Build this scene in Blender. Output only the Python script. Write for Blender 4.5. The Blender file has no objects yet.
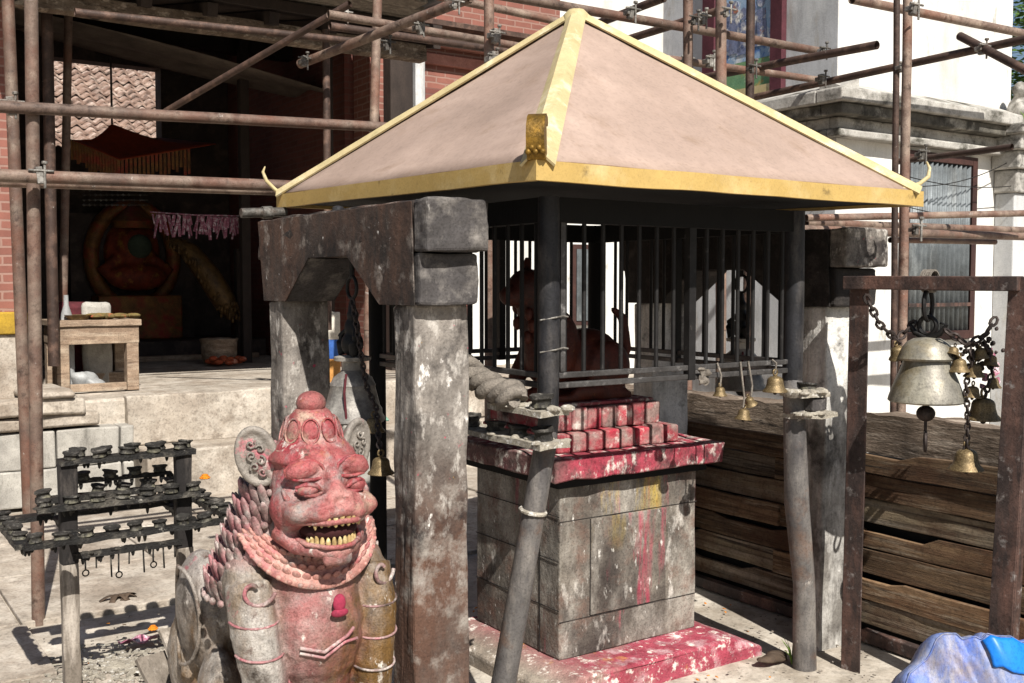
import bpy, bmesh, math, random
from mathutils import Vector, Matrix, noise
random.seed(7)
R_ = math.radians
C = bpy.context.scene.collection
# ------------------------------------------------------------------ camera model
F, CX, CY, EYE, PITCH = 1050.0, 512.0, 341.5, 1.6, R_(3.08)
ANG = R_(34.0); CA, SA = math.cos(ANG), math.sin(ANG)
def W(u, v, h=0.0): return Vector((u*CA - v*SA, u*SA + v*CA, h))
def UV(x, y, h=0.0): return (x*CA + y*SA, -x*SA + y*CA, h)
def ray(px, py):
    a = (px-CX)/F; b = (CY-py)/F
    return (a, math.cos(PITCH)+b*math.sin(PITCH), -math.sin(PITCH)+b*math.cos(PITCH))
def at_y(px, py, Y):
    r = ray(px, py); t = Y/r[1]; return UV(r[0]*t, Y, EYE+r[2]*t)
def at_h(px, py, h=0.0):
    r = ray(px, py); t = (h-EYE)/r[2]; return UV(r[0]*t, r[1]*t, h)
def at_v(px, py, v):
    r = ray(px, py); q = UV(r[0], r[1]); t = v/q[1]; return (q[0]*t, v, EYE+r[2]*t)
def at_u(px, py, u):
    r = ray(px, py); q = UV(r[0], r[1]); t = u/q[0]; return (u, q[1]*t, EYE+r[2]*t)
def lin(c):
    if isinstance(c, str):
        c = [int(c[i:i+2], 16)/255 for i in (0, 2, 4)]
    return tuple((x/12.92 if x <= .04045 else ((x+.055)/1.055)**2.4) for x in c) + (1,)
# ------------------------------------------------------------------ materials
def M(name, base, alt=None, scale=5, rough=.85, metal=0, bump=.25, bscale=60, layers=(), stretch=(1, 1, 1), contrast=(.35, .65), spec=.3, rnd=True, grime=.28, rv=0):
    m = bpy.data.materials.new(name); m.use_nodes = True
    nt = m.node_tree; N = nt.nodes; L = nt.links
    b = N['Principled BSDF']; b.inputs['Roughness'].default_value = rough; b.inputs['Metallic'].default_value = metal
    b.inputs['Specular IOR Level'].default_value = spec
    tc = N.new('ShaderNodeTexCoord'); oi = N.new('ShaderNodeObjectInfo')
    wv = N.new('ShaderNodeMath'); wv.operation = 'MULTIPLY'; L.new(oi.outputs['Random'], wv.inputs[0]); wv.inputs[1].default_value = 37.0 if rnd else 0
    cnt = [0]
    def nz(sc, st=(1, 1, 1), detail=11, r=.68):
        mp = N.new('ShaderNodeMapping'); mp.inputs['Scale'].default_value = st; L.new(tc.outputs['Object'], mp.inputs['Vector'])
        t = N.new('ShaderNodeTexNoise'); t.noise_dimensions = '4D'; t.inputs['Scale'].default_value = sc
        t.inputs['Detail'].default_value = detail; t.inputs['Roughness'].default_value = r
        ad = N.new('ShaderNodeMath'); ad.inputs[1].default_value = cnt[0]*5.3; cnt[0] += 1
        L.new(wv.outputs[0], ad.inputs[0]); L.new(ad.outputs[0], t.inputs['W']); L.new(mp.outputs[0], t.inputs['Vector'])
        return t.outputs['Fac']
    def mr(src, a, c):
        r = N.new('ShaderNodeMapRange'); r.inputs[1].default_value = a; r.inputs[2].default_value = c; L.new(src, r.inputs[0]); r.clamp = True
        return r.outputs[0]
    def mix(f, a, c):
        x = N.new('ShaderNodeMix'); x.data_type = 'RGBA'; L.new(f, x.inputs[0])
        if isinstance(a, tuple): x.inputs[6].default_value = a
        else: L.new(a, x.inputs[6])
        if isinstance(c, tuple): x.inputs[7].default_value = c
        else: L.new(c, x.inputs[7])
        return x.outputs[2]
    base = lin(base); alt = lin(alt) if alt else tuple(x*.7 for x in base[:3])+(1,)
    col = mix(mr(nz(scale, stretch), *contrast), base, alt)
    fine = nz(bscale, stretch, 5, .7)
    dk = tuple(x*.72 for x in base[:3])+(1,)
    col = mix(mr(fine, .55, .95), col, dk)
    for ly in layers:                                   # (colour, scale, threshold, softness, stretch, optional (axis, lo, hi) where the paint was put)
        c, sc, th, so = ly[:4]; st = ly[4] if len(ly) > 4 else (1, 1, 1)
        f = mr(nz(sc, st), th-so, th+so)
        if len(ly) > 5:
            for (ax, lo, hi) in ly[5]:
                sp = N.new('ShaderNodeSeparateXYZ'); L.new(tc.outputs['Object'], sp.inputs[0])
                src = sp.outputs['XYZ'.index(ax.upper())]
                if ax.islower():
                    ab = N.new('ShaderNodeMath'); ab.operation = 'ABSOLUTE'; L.new(src, ab.inputs[0]); src = ab.outputs[0]
                g = mr(src, lo, hi)
                mu = N.new('ShaderNodeMath'); mu.operation = 'MULTIPLY'; L.new(f, mu.inputs[0]); L.new(g, mu.inputs[1]); f = mu.outputs[0]
        col = mix(f, col, lin(c))
    gr = mr(nz(scale*2.7, (1, 1, 1), 12, .75), .32, .68)                 # grime of middle size
    gm = N.new('ShaderNodeMapRange'); gm.inputs[3].default_value = 1-grime; gm.inputs[4].default_value = 1+grime*.35; L.new(gr, gm.inputs[0])
    sp2 = mr(nz(bscale*2.2, (1, 1, 1), 3, .6), .36, .5)                   # pits and grains
    pm = N.new('ShaderNodeMapRange'); pm.inputs[3].default_value = 1-grime*.8; pm.inputs[4].default_value = 1.0; L.new(sp2, pm.inputs[0])
    mm = N.new('ShaderNodeMath'); mm.operation = 'MULTIPLY'; L.new(gm.outputs[0], mm.inputs[0]); L.new(pm.outputs[0], mm.inputs[1])
    vm = N.new('ShaderNodeVectorMath'); vm.operation = 'SCALE'; L.new(col, vm.inputs[0]); L.new(mm.outputs[0], vm.inputs['Scale'])
    out = vm.outputs[0]
    if rv:                                              # every board, brick or tube has its own tone
        r2 = N.new('ShaderNodeMapRange'); r2.inputs[3].default_value = 1-rv; r2.inputs[4].default_value = 1+rv*.6; L.new(oi.outputs['Random'], r2.inputs[0])
        v2 = N.new('ShaderNodeVectorMath'); v2.operation = 'SCALE'; L.new(out, v2.inputs[0]); L.new(r2.outputs[0], v2.inputs['Scale']); out = v2.outputs[0]
    L.new(out, b.inputs['Base Color'])
    if bump:
        bp = N.new('ShaderNodeBump'); bp.inputs['Strength'].default_value = bump; bp.inputs['Distance'].default_value = .01
        L.new(fine, bp.inputs['Height']); L.new(bp.outputs[0], b.inputs['Normal'])
    return m
def brick_mat(name, c1, c2, mortar, sc=1.0, bw=.22, bh=.065, ms=.008):
    m = M(name, c1, c2, 3, bump=0); nt = m.node_tree; N = nt.nodes; L = nt.links; b = N['Principled BSDF']
    tc = N.new('ShaderNodeTexCoord'); sp = N.new('ShaderNodeSeparateXYZ'); L.new(tc.outputs['Object'], sp.inputs[0])
    ad = N.new('ShaderNodeMath'); L.new(sp.outputs[0], ad.inputs[0]); L.new(sp.outputs[1], ad.inputs[1])
    cb = N.new('ShaderNodeCombineXYZ'); L.new(ad.outputs[0], cb.inputs[0]); L.new(sp.outputs[2], cb.inputs[1])
    wn = N.new('ShaderNodeTexNoise'); wn.inputs['Scale'].default_value = 7; L.new(cb.outputs[0], wn.inputs['Vector']); ws = N.new('ShaderNodeVectorMath'); ws.operation = 'MULTIPLY_ADD'; L.new(wn.outputs['Color'], ws.inputs[0]); ws.inputs[1].default_value = (.03, .016, 0); L.new(cb.outputs[0], ws.inputs[2])
    t = N.new('ShaderNodeTexBrick'); L.new(ws.outputs[0], t.inputs['Vector']); t.inputs['Scale'].default_value = sc
    t.inputs['Brick Width'].default_value = bw; t.inputs['Row Height'].default_value = bh; t.inputs['Mortar Size'].default_value = ms
    t.inputs['Color1'].default_value = lin(c1); t.inputs['Color2'].default_value = lin(c2); t.inputs['Mortar'].default_value = lin(mortar)
    old = b.inputs['Base Color'].links[0].from_socket
    x = N.new('ShaderNodeMix'); x.data_type = 'RGBA'; x.inputs[0].default_value = .5
    L.new(old, x.inputs[6]); L.new(t.outputs['Color'], x.inputs[7]); L.new(x.outputs[2], b.inputs['Base Color'])
    bp = N.new('ShaderNodeBump'); bp.inputs['Strength'].default_value = .5; bp.inputs['Distance'].default_value = .01; bp.invert = True
    L.new(t.outputs['Fac'], bp.inputs['Height']); L.new(bp.outputs[0], b.inputs['Normal'])
    return m
V4 = (1, 1, .25)
MT = {}
MT['ground'] = M('ground_dust', 'b9afa1', '9a8f80', 1.3, bump=.6, bscale=22, layers=[('cfc6b8', 3.5, .58, .12), ('857a6c', 6, .62, .09), ('6d6458', 40, .66, .05)], grime=.3)
MT['step'] = M('step_stone', 'b5aa9b', '968a7c', 1.8, bump=.6, bscale=30, layers=[('cac0b2', 4, .57, .12), ('7d7164', 9, .60, .09), ('8f8172', 2, .58, .08), ('645a50', 30, .66, .05)], grime=.35)
MT['block'] = M('limewashed_block', 'b5b0a6', '8f8a82', 3, bump=.4, layers=[('6b675f', 8, .62, .08, V4)])
MT['stone_post'] = M('sooty_stone', '6f6861', '463f3a', 2.2, bump=.6, bscale=55, contrast=(.42, .6), layers=[('573f33', 2.4, .47, .10, (1, 1, .5), [('Z', 1.1, .8)]), ('64493b', 7, .56, .1, (1, 1, .4), [('Z', 1.0, .7)]), ('a0988f', 4.5, .55, .10, (1, 1, .5), [('Z', .8, 1.1)]), ('262120', 3.5, .56, .08), ('8f877e', 9, .58, .08), ('b5aea5', 20, .585, .05, (1, 1, .5), [('Z', .4, 1.1)]), ('e3ddd5', 7, .625, .015, (1, 1, .5)), ('b23a55', 26, .66, .03, (1, 1, 1), [('Z', .8, 1.1)]), ('cf9a3a', 30, .70, .02)], grime=.3)
MT['stone_lintel'] = M('dark_oiled_lintel', '4c4039', '2a2522', 2.5, bump=.55, bscale=45, contrast=(.42, .6), layers=[('65493a', 3.5, .56, .1, (1, 1, .35)), ('8b8178', 10, .60, .06), ('d7d2cb', 20, .66, .03), ('191514', 4, .57, .1)], grime=.35)
MT['white_post'] = M('chalky_stone', '8d8880', '4b4642', 5, bump=.5, bscale=45, layers=[('d8d4cc', 4, .5, .08, (1, 1, .3)), ('2b2826', 8, .62, .08), ('efece6', 25, .68, .04)])
MT['soot_shade_stone'] = M('soot_shade_blackened_stone', '2f2a27', '1c1917', 3, bump=.5, layers=[('4a433e', 9, .6, .08), ('6d655d', 18, .68, .04)], grime=.4)  # soot tone driven near black; under-roof shade is put into this colour
MT['corbel'] = M('grey_block', '555150', '383432', 3, bump=.4, layers=[('d0cbc4', 22, .68, .03, (1, 1, .4)), ('7d7771', 9, .58, .09), ('2a2625', 5, .6, .08)], grime=.4)
MT['altar'] = M('altar_stone', '80786d', '524a43', 2.5, bump=.6, bscale=50, contrast=(.42, .6), layers=[('aaa398', 5, .55, .09, (1, 1, .4)), ('3c3531', 4, .57, .10, (1, 1, .5)), ('6a5044', 7, .60, .09), ('dbd6cd', 26, .64, .04, (1, 1, .5)), ('cdc6bc', 8, .64, .05, (1, 1, .4)), ('a8304c', 6, .60, .05, (1, 1, .12)), ('c9ab48', 7, .57, .06, (1, 1, .2), [('Z', .5, .8), ('X', .02, .15)])], grime=.45)
MT['altar_slab'] = M('altar_slab_pigment', '6e665e', '3a3431', 6, bump=.8, bscale=40, layers=[('a3404e', 5, .45, .09, (1, 1, 1), [('X', -.12, .02)]), ('8a2c3a', 8, .56, .08, (1, 1, 1), [('X', -.1, .1)]), ('2c2624', 12, .60, .06, (1, 1, .5)), ('d2cabf', 22, .56, .05, (1, 1, .6)), ('cdb04a', 6, .66, .05, (1, 1, .5), [('X', .1, .2)])], grime=.45)
MT['altar_plinth'] = M('plinth_pigment', 'a09485', '83776a', 4, bump=.6, layers=[('a04654', 2.2, .44, .07, (1, 1, 1), [('X', -.12, .08)]), ('8a2f3e', 6, .56, .08, (1, 1, 1), [('X', -.05, .15)]), ('bd9a9c', 10, .58, .07, (1, 1, 1), [('X', -.05, .15)]), ('e2d8cc', 24, .59, .04), ('cf9f45', 5, .66, .06)], grime=.4)
MT['altar_tier'] = M('tier_brick_pigment', 'a58c84', '836c65', 5, bump=.6, contrast=(.42, .58), layers=[('a8303f', 5, .49, .08), ('d3c7bc', 14, .60, .06), ('352624', 7, .60, .08)], grime=.35, rv=.25)
MT['roof'] = M('roof_sheet_pinkbrown', '9b8679', '8f7b6e', 1.4, rough=.75, bump=.08, bscale=30, layers=[('ac9688', 3, .60, .14, (1, .4, 1)), ('86705f', 5, .63, .09, (1, .5, 1)), ('75614f', 22, .68, .05), ('c9bfb4', 46, .745, .02)], grime=.14)
MT['yellow'] = M('yellow_paint', 'bfae84', 'b09f74', 4, rough=.6, bump=.12, layers=[('a3966c', 9, .60, .08), ('665338', 22, .68, .04), ('d9d0b2', 8, .62, .08)], grime=.16)
MT['fascia'] = M('yellow_fascia', 'b5985c', 'a98c50', 3, rough=.6, bump=.12, layers=[('6a5836', 10, .645, .05), ('c0a876', 5, .60, .1), ('7c6840', 26, .67, .04)], grime=.14)
MT['gold'] = M('gilt_ornament', '94702a', '54401a', 16, rough=.5, metal=.5, bump=.4, grime=.4)
MT['black_wood'] = M('soot_shade_timber', '0f0e0d', '0a0909', 5, bump=.3, stretch=(1, 1, .3))  # near black so the gloom under the eaves is already in the colour
MT['pipe_worn_lit'] = M('worn_lit_grey_pipe', '66625f', '4a4645', 4, rough=.6, metal=.1, bump=.3, layers=[('8a837b', 8, .57, .1, V4), ('6a5040', 6, .62, .09), ('a8a097', 26, .66, .04)], grime=.35)  # lighter copy of the pipe: sunlight on the lower lengths is in the colour
MT['iron'] = M('dark_iron', '232120', '181615', 12, rough=.6, metal=.2, bump=.2, layers=[('4a4643', 30, .66, .06)])
MT['iron_lit'] = M('worn_lit_iron_rail', '5d5a58', '3a3735', 9, rough=.5, metal=.4, bump=.2, layers=[('8f8b87', 24, .64, .06)])  # lighter copy of the iron with a sunlit look in its colour
MT['pipe'] = M('sooty_shade_pipe', '2f2f33', '1f1e1f', 5, rough=.55, metal=.2, bump=.3, layers=[('57524e', 9, .60, .1, V4)], grime=.4)  # darker copy for the upper posts, roof shade mixed into the tone
MT['rust'] = M('rusty_angle_iron', '4f413c', '352d2b', 6, rough=.6, metal=.15, bump=.3, layers=[('7a5a4e', 7, .57, .10, V4), ('97908b', 24, .63, .06), ('2a2322', 5, .60, .09)], grime=.4)
MT['tube'] = M('scaffold_tube', '846e60', '66534a', 4, rough=.6, metal=.1, bump=.3, bscale=80, layers=[('9d8b7b', 6, .56, .1), ('44362e', 14, .60, .06), ('7a5444', 3, .57, .1), ('c8c1b8', 16, .66, .03)], grime=.35, rv=.3)
MT['tube_dark'] = M('scaffold_tube_dark', '524037', '392c26', 4, rough=.6, metal=.1, bump=.3, layers=[('735a4d', 9, .58, .09), ('b5aca2', 18, .68, .03)], grime=.35, rv=.3)
MT['clamp'] = M('galvanised_clamp', '8f8a82', '57524c', 14, rough=.55, metal=.3, bump=.4, layers=[('c9c4bb', 12, .6, .08), ('5a4436', 10, .6, .08)], grime=.45, rv=.5)
MT['plank'] = M('weathered_plank', '80644b', '5d4733', 2.5, bump=.6, bscale=30, stretch=(2, .35, 5), contrast=(.42, .58), layers=[('94795b', 3, .56, .1, (2, .3, 7)), ('2c221a', 4, .56, .07, (2, .25, 10)), ('a3917a', 9, .60, .07, (2, .4, 5)), ('5f3f2a', 2.5, .57, .1)], grime=.35, rv=.4)
MT['plank_grey'] = M('greyed_plank', '877861', '625343', 2.5, bump=.6, bscale=30, stretch=(2, .35, 5), contrast=(.42, .58), layers=[('9f9281', 3, .56, .1, (2, .3, 7)), ('332a23', 4, .56, .06, (2, .25, 10)), ('5a4230', 3, .58, .1)], grime=.35, rv=.35)
MT['beam'] = M('rough_old_beam', '847465', '544639', 4, bump=1.0, bscale=25, stretch=(2, .6, 3), layers=[('a99a8a', 7, .58, .06, (2, .6, 4)), ('2d251f', 8, .6, .05, (1, .5, 5))])
MT['pale_wood'] = M('pale_wood', 'a08a74', '836d5a', 4, bump=.4, stretch=(.6, 3, 3), layers=[('bba993', 6, .58, .1, (.5, 3, 4)), ('5f4c3e', 10, .62, .07, (.5, 2, 4))], grime=.4)
MT['grey_wood'] = M('grey_splintered_wood', '8d8377', '665d53', 5, bump=.5, stretch=(2, 2, .35), layers=[('aea498', 8, .6, .07, (2, 2, .3)), ('463d35', 12, .65, .05, (3, 3, .25))])
MT['charred'] = M('charred_wood', '2b2725', '171413', 6, bump=.5, stretch=(2, 2, .4), layers=[('57504a', 12, .62, .08, V4)])
MT['rack_iron'] = M('oily_black_iron', '2c2a27', '1a1817', 12, rough=.6, metal=.1, bump=.8, bscale=90, layers=[('6d675d', 12, .59, .08), ('a8a297', 30, .66, .05)], grime=.4)
MT['lamp'] = M('burnt_lamp_cup', '3d3a35', '262320', 24, rough=.65, bump=.7, bscale=120, layers=[('8a8570', 30, .56, .09, (1, 1, 1), [('Z', .016, .010)]), ('77726a', 36, .58, .07)], grime=.4, rv=.35)
MT['bell_grey'] = M('weathered_bell_metal', '938e83', '706b62', 4, rough=.5, metal=.45, bump=.15, layers=[('c4bda8', 5, .57, .12, (1, 1, .3)), ('5a544b', 9, .62, .08), ('8a7a55', 6, .62, .1)], grime=.35)
MT['bell_dark'] = M('grey_bell_metal', '85807a', '68635d', 5, rough=.5, metal=.3, bump=.15, layers=[('b9b3a8', 8, .58, .1), ('4f4a44', 5, .62, .08)], grime=.3)
MT['brass'] = M('tarnished_brass', '84704f', '5f5038', 14, rough=.5, metal=.5, bump=.15, layers=[('b09b74', 20, .60, .09), ('3d3123', 16, .62, .07)], grime=.4)
MT['chain'] = M('rusty_chain', '4a3f3a', '2c2624', 30, rough=.6, metal=.4, bump=.3)
MT['white_wall'] = M('white_plaster', 'dcdad5', 'cdcac3', 1.5, rough=.9, bump=.2, layers=[('b3aea4', 1.6, .58, .1, (1, 1, .3)), ('8f897d', 5, .64, .05, (1, 1, .3)), ('a89f92', 12, .66, .05)], grime=.15)
MT['grey_wall'] = M('shaded_stained_plaster', 'c4c4c4', 'b1b1b0', 1.2, rough=.9, bump=.2, layers=[('d4d3cf', 2.5, .58, .1, (1, 1, .4)), ('8b8985', 3, .60, .08, (1, 1, .25)), ('a39a8c', 6, .63, .07, (1, 1, .3))], grime=.2)  # white plaster greyed down: the side wall's shade is in the colour
MT['cornice'] = M('mouldy_cornice', 'c2beb6', 'a39e95', 2.4, bump=.4, layers=[('8d8880', 6, .57, .09), ('4d4a41', 2.6, .565, .06, (1, 1, 1.6)), ('26241f', 4, .63, .06)], grime=.35)
MT['mouldy'] = M('black_mouldy_cornice', '6f6a60', '3d3a34', 3, bump=.4, layers=[('b0aba0', 3, .58, .06), ('26241f', 5, .56, .08)], grime=.4)
MT['corrug'] = M('corrugated_zinc', '6f7476', '565b5d', 4, rough=.55, metal=.3, bump=.1, layers=[('a3a7a6', 3, .62, .08, (1, 1, .3)), ('4a4a48', 4, .6, .1, (1, 1, .3))], grime=.35)
MT['brown_frame'] = M('brown_painted_frame', '49302a', '352320', 6, rough=.6)
MT['brick'] = brick_mat('red_brick', '8f5d50', '744a40', '9c8679')
MT['brick_dull'] = brick_mat('worn_brick', '7f4d43', '613a33', '705850')
MT['pink_band'] = M('pink_string_course', 'b57f70', '9d685a', 5, bump=.3)
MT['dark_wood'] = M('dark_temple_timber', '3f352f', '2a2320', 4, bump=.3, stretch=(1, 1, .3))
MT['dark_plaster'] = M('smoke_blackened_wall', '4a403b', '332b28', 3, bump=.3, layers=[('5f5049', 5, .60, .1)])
MT['tile'] = M('clay_roof_tile', 'a68c7c', '836a5e', 3, bump=.4, layers=[('c9b6a8', 6, .57, .08), ('544840', 7, .60, .08)], grime=.4)
MT['red_cloth'] = M('rust_red_cloth', 'a8482a', '85351f', 8, bump=.2)
MT['gilt_dull'] = M('smoky_gilt_relief', '8f6433', '5c3d22', 9, rough=.5, metal=.3, bump=.6, bscale=40, layers=[('96382a', 6, .56, .08)])
MT['gilt_red'] = M('red_smeared_gilt', '96432a', '5a2a1a', 10, rough=.6, metal=.1, bump=.6, layers=[('a87a35', 9, .60, .06)])
MT['statue'] = M('dark_red_statue', '5a2718', '341610', 10, rough=.55, bump=.6, bscale=50, layers=[('8a5a2a', 14, .67, .05), ('1f1210', 8, .62, .07)])
MT['pinkflag'] = M('pink_paper', 'b5788a', '8d4a62', 30, bump=0, layers=[('d8c9cc', 30, .55, .05)])
MT['rope'] = M('grey_cloth_rope', '8e857a', '6c645b', 12, bump=.8, bscale=90, grime=.45)
MT['blue'] = M('dusty_blue_plastic', '7281ac', '627098', 3, rough=.5, bump=.3, stretch=(2, 2, .5), layers=[('4565b8', 5, .57, .09, (2, 2, .35)), ('a09b9c', 9, .57, .09, (2, 2, .4)), ('85797a', 6, .61, .08)], grime=.3, spec=.5)
MT['blue_clean'] = M('bright_blue_plastic', '1f7fe0', '1c74d2', 4, rough=.4, bump=.05, layers=[('6d86b5', 20, .72, .04)])
MT['yellow_ledge'] = M('yellow_ledge_paint', 'b8952f', '94762a', 5)
MT['white_plastic'] = M('white_plastic', 'a8a8a6', '8f8f8d', 5, rough=.5)
MT['red_cover'] = M('dark_red_cloth', '5f262c', '3f181c', 8, bump=.2)
MT['wax'] = M('wax_and_ash', 'b0a898', '7c7468', 30, bump=.8, layers=[('dedad2', 40, .6, .06), ('3b3632', 30, .64, .05)])
MT['orange'] = M('marigold_petal', 'd98a22', 'c06a14', 40)
MT['green'] = M('grass_blade', '6f8a35', '55702a', 30)
MT['leaf'] = M('tree_leaf', '4f6b2c', '36501f', 30, bump=0)
MT['bark'] = M('bark', '5a4a3c', '3c3128', 8)
MT['green_cloth'] = M('pale_green_sheet', '8fb5a0', '7da38d', 6)
MT['mouth'] = M('dark_mouth', '3a1414', '240c0c', 10)
MT['teeth'] = M('stained_teeth', 'b8a070', '8f7345', 24, bump=.4, layers=[('ddcf9f', 30, .57, .06), ('5a4026', 22, .62, .06)])
LIONPINK = [('96605c', 4, .50, .10, (1, 1, 1), [('x', .17, .12), ('Z', .30, .50)]), ('a05856', 4, .43, .10, (1, 1, 1), [('Z', .74, .84)]), ('b3857c', 6, .56, .09, (1, 1, 1), [('Z', .74, .86)]), ('98323c', 3.0, .555, .07, (1, 1, 1), [('Z', .78, .9)]), ('8d2a3a', 3, .52, .1, (1, 1, 1), [('x', .16, .1), ('Z', .50, .36)]), ('b5a08a', 6, .60, .07, (1, 1, 1), [('Z', .78, .95)]), ('958b86', 8, .57, .07, (1, 1, 1), [('Z', .5, .8)]), ('b02f52', 5, .655, .04), ('e0d8cc', 18, .635, .04, (1, 1, .6)), ('5b4338', 13, .63, .05), ('c79a48', 5, .62, .07, (1, 1, 1), [('Z', 1.08, 1.16)])]
MT['lion'] = M('painted_bronze_stone', '8a8078', '5a4632', 3.5, rough=.5, metal=.15, bump=.6, bscale=70, contrast=(.42, .58), layers=[('aca59c', 3, .54, .08, (1, 1, .35)), ('6d5028', 4, .56, .08, (1, 1, .35)), ('423931', 7, .60, .07)]+LIONPINK, grime=.45)
MT['lion_mane'] = M('painted_mane', 'a0948c', '7d7069', 5, rough=.6, bump=.4, layers=[('a8656a', 4, .52, .09), ('c9bdb4', 14, .58, .07), ('54483f', 8, .59, .07)], grime=.5)
MT['lion_collar'] = M('painted_collar', 'b88476', '9c6a62', 8, rough=.6, bump=.3, layers=[('c9a596', 16, .56, .09), ('a04a56', 7, .60, .08), ('8d8078', 12, .60, .07)], grime=.4)
MT['lion_ear'] = M('grey_carved_ear', '948c82', '6d665e', 12, rough=.5, metal=.1, bump=.6, bscale=45, layers=[('b8626c', 14, .62, .06), ('c9c2b8', 20, .64, .06)])
# ------------------------------------------------------------------ mesh builder
class B:
    def __init__(s, org=(0, 0, 0)): s.bm = bmesh.new(); s.o = Vector(org); s.n0 = 0
    def v(s, p): return s.bm.verts.new(Vector(p)-s.o)
    def f(s, vs):
        try: return s.bm.faces.new(vs)
        except ValueError: return None
    def box(s, x0, x1, y0, y1, z0, z1):
        a = [s.v((x, y, z)) for z in (z0, z1) for (x, y) in ((x0, y0), (x1, y0), (x1, y1), (x0, y1))]
        for q in ((3, 2, 1, 0), (4, 5, 6, 7), (0, 1, 5, 4), (1, 2, 6, 5), (2, 3, 7, 6), (3, 0, 4, 7)): s.f([a[i] for i in q])
        return s
    def obox(s, c, size, m=None):                       # box with a rotation matrix
        m = m or Matrix.Identity(3); a = []
        for z in (-.5, .5):
            for (x, y) in ((-.5, -.5), (.5, -.5), (.5, .5), (-.5, .5)):
                a.append(s.v(Vector(c) + m @ Vector((x*size[0], y*size[1], z*size[2]))))
        for q in ((3, 2, 1, 0), (4, 5, 6, 7), (0, 1, 5, 4), (1, 2, 6, 5), (2, 3, 7, 6), (3, 0, 4, 7)): s.f([a[i] for i in q])
        return s
    def beam(s, p, q, w, h, up=(0, 0, 1)):              # rectangular bar between two points
        p = Vector(p); q = Vector(q); d = (q-p); ln = d.length; d.normalize(); u = Vector(up)
        x = d.cross(u)
        if x.length < 1e-4: x = d.cross(Vector((1, 0, 0)))
        x.normalize(); z = x.cross(d)
        m = Matrix((x, d, z)).transposed()
        return s.obox((p+q)/2, (w, ln, h), m)
    def tube(s, pts, r, n=10, closed=False, caps=True):
        pts = [Vector(p) for p in pts]; k = len(pts)
        rs = r if isinstance(r, (list, tuple)) else [r]*k
        rings = []; ref = None
        for i, p in enumerate(pts):
            if closed: t = pts[(i+1) % k]-pts[i-1]
            else: t = pts[min(i+1, k-1)]-pts[max(i-1, 0)]
            t.normalize()
            if ref is None:
                ref = t.cross(Vector((0, 0, 1)))
                if ref.length < .05: ref = t.cross(Vector((1, 0, 0)))
            x = ref - t*ref.dot(t)
            if x.length < 1e-5: x = t.orthogonal()
            x.normalize(); ref = x; y = t.cross(x)
            rings.append([s.v(p + (x*math.cos(a)+y*math.sin(a))*rs[i]) for a in [2*math.pi*j/n for j in range(n)]])
        for i in range(k if closed else k-1):
            a = rings[i]; b = rings[(i+1) % k]
            for j in range(n): s.f([a[j], a[(j+1) % n], b[(j+1) % n], b[j]])
        if caps and not closed: s.f(rings[0][::-1]); s.f(rings[-1])
        return s
    def lathe(s, c, prof, n=28, cap=True):
        c = Vector(c); rings = []
        for (r, z) in prof:
            rings.append([s.v(c+Vector((r*math.cos(2*math.pi*j/n), r*math.sin(2*math.pi*j/n), z))) for j in range(n)])
        for a, b in zip(rings, rings[1:]):
            for j in range(n): s.f([a[j], a[(j+1) % n], b[(j+1) % n], b[j]])
        if cap: s.f(rings[0][::-1]); s.f(rings[-1])
        return s
    def ell(s, c, r, m=None, us=14, vs=9):
        c = Vector(c); m = m or Matrix.Identity(3)
        r = (r, r, r) if not isinstance(r, (tuple, list)) else r
        P = lambda th, ph: s.v(c + m @ Vector((r[0]*math.sin(th)*math.cos(ph), r[1]*math.sin(th)*math.sin(ph), r[2]*math.cos(th))))
        top = P(0, 0); bot = P(math.pi, 0)
        rows = [[P(math.pi*i/vs, 2*math.pi*j/us) for j in range(us)] for i in range(1, vs)]
        for j in range(us):
            s.f([top, rows[0][j], rows[0][(j+1) % us]]); s.f([bot, rows[-1][(j+1) % us], rows[-1][j]])
        for a, b in zip(rows, rows[1:]):
            for j in range(us): s.f([a[j], b[j], b[(j+1) % us], a[(j+1) % us]])
        return s
    def ring(s, c, R, r, nrm=(0, 1, 0), n=18, k=7, sq=(1, 1), up=(0, 0, 1)):
        nv = Vector(nrm).normalized(); x = nv.cross(Vector(up))
        if x.length < .01: x = nv.orthogonal()
        x.normalize(); y = x.cross(nv)
        return s.tube([Vector(c)+x*(R*sq[0]*math.cos(2*math.pi*i/n))+y*(R*sq[1]*math.sin(2*math.pi*i/n)) for i in range(n)], r, k, closed=True)
    def prism(s, poly, ax, lo, hi):                     # ax 'x': poly in (y,z); 'y': (x,z); 'z': (x,y)
        def P(a, b, t): return {'x': (t, a, b), 'y': (a, t, b), 'z': (a, b, t)}[ax]
        A = [s.v(P(a, b, lo)) for a, b in poly]; D = [s.v(P(a, b, hi)) for a, b in poly]
        s.f(A); s.f(D[::-1]); n = len(poly)
        for i in range(n): s.f([A[i], D[i], D[(i+1) % n], A[(i+1) % n]])
        return s
    def grid(s, fn, nu, nv, th=0, close=False):         # fn(a,b) -> point ; th thickness along z
        g = [[s.v(fn(i/nu, j/nv)) for j in range(nv+1)] for i in range(nu+1)]
        for i in range(nu):
            for j in range(nv): s.f([g[i][j], g[i+1][j], g[i+1][j+1], g[i][j+1]])
        return s
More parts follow.
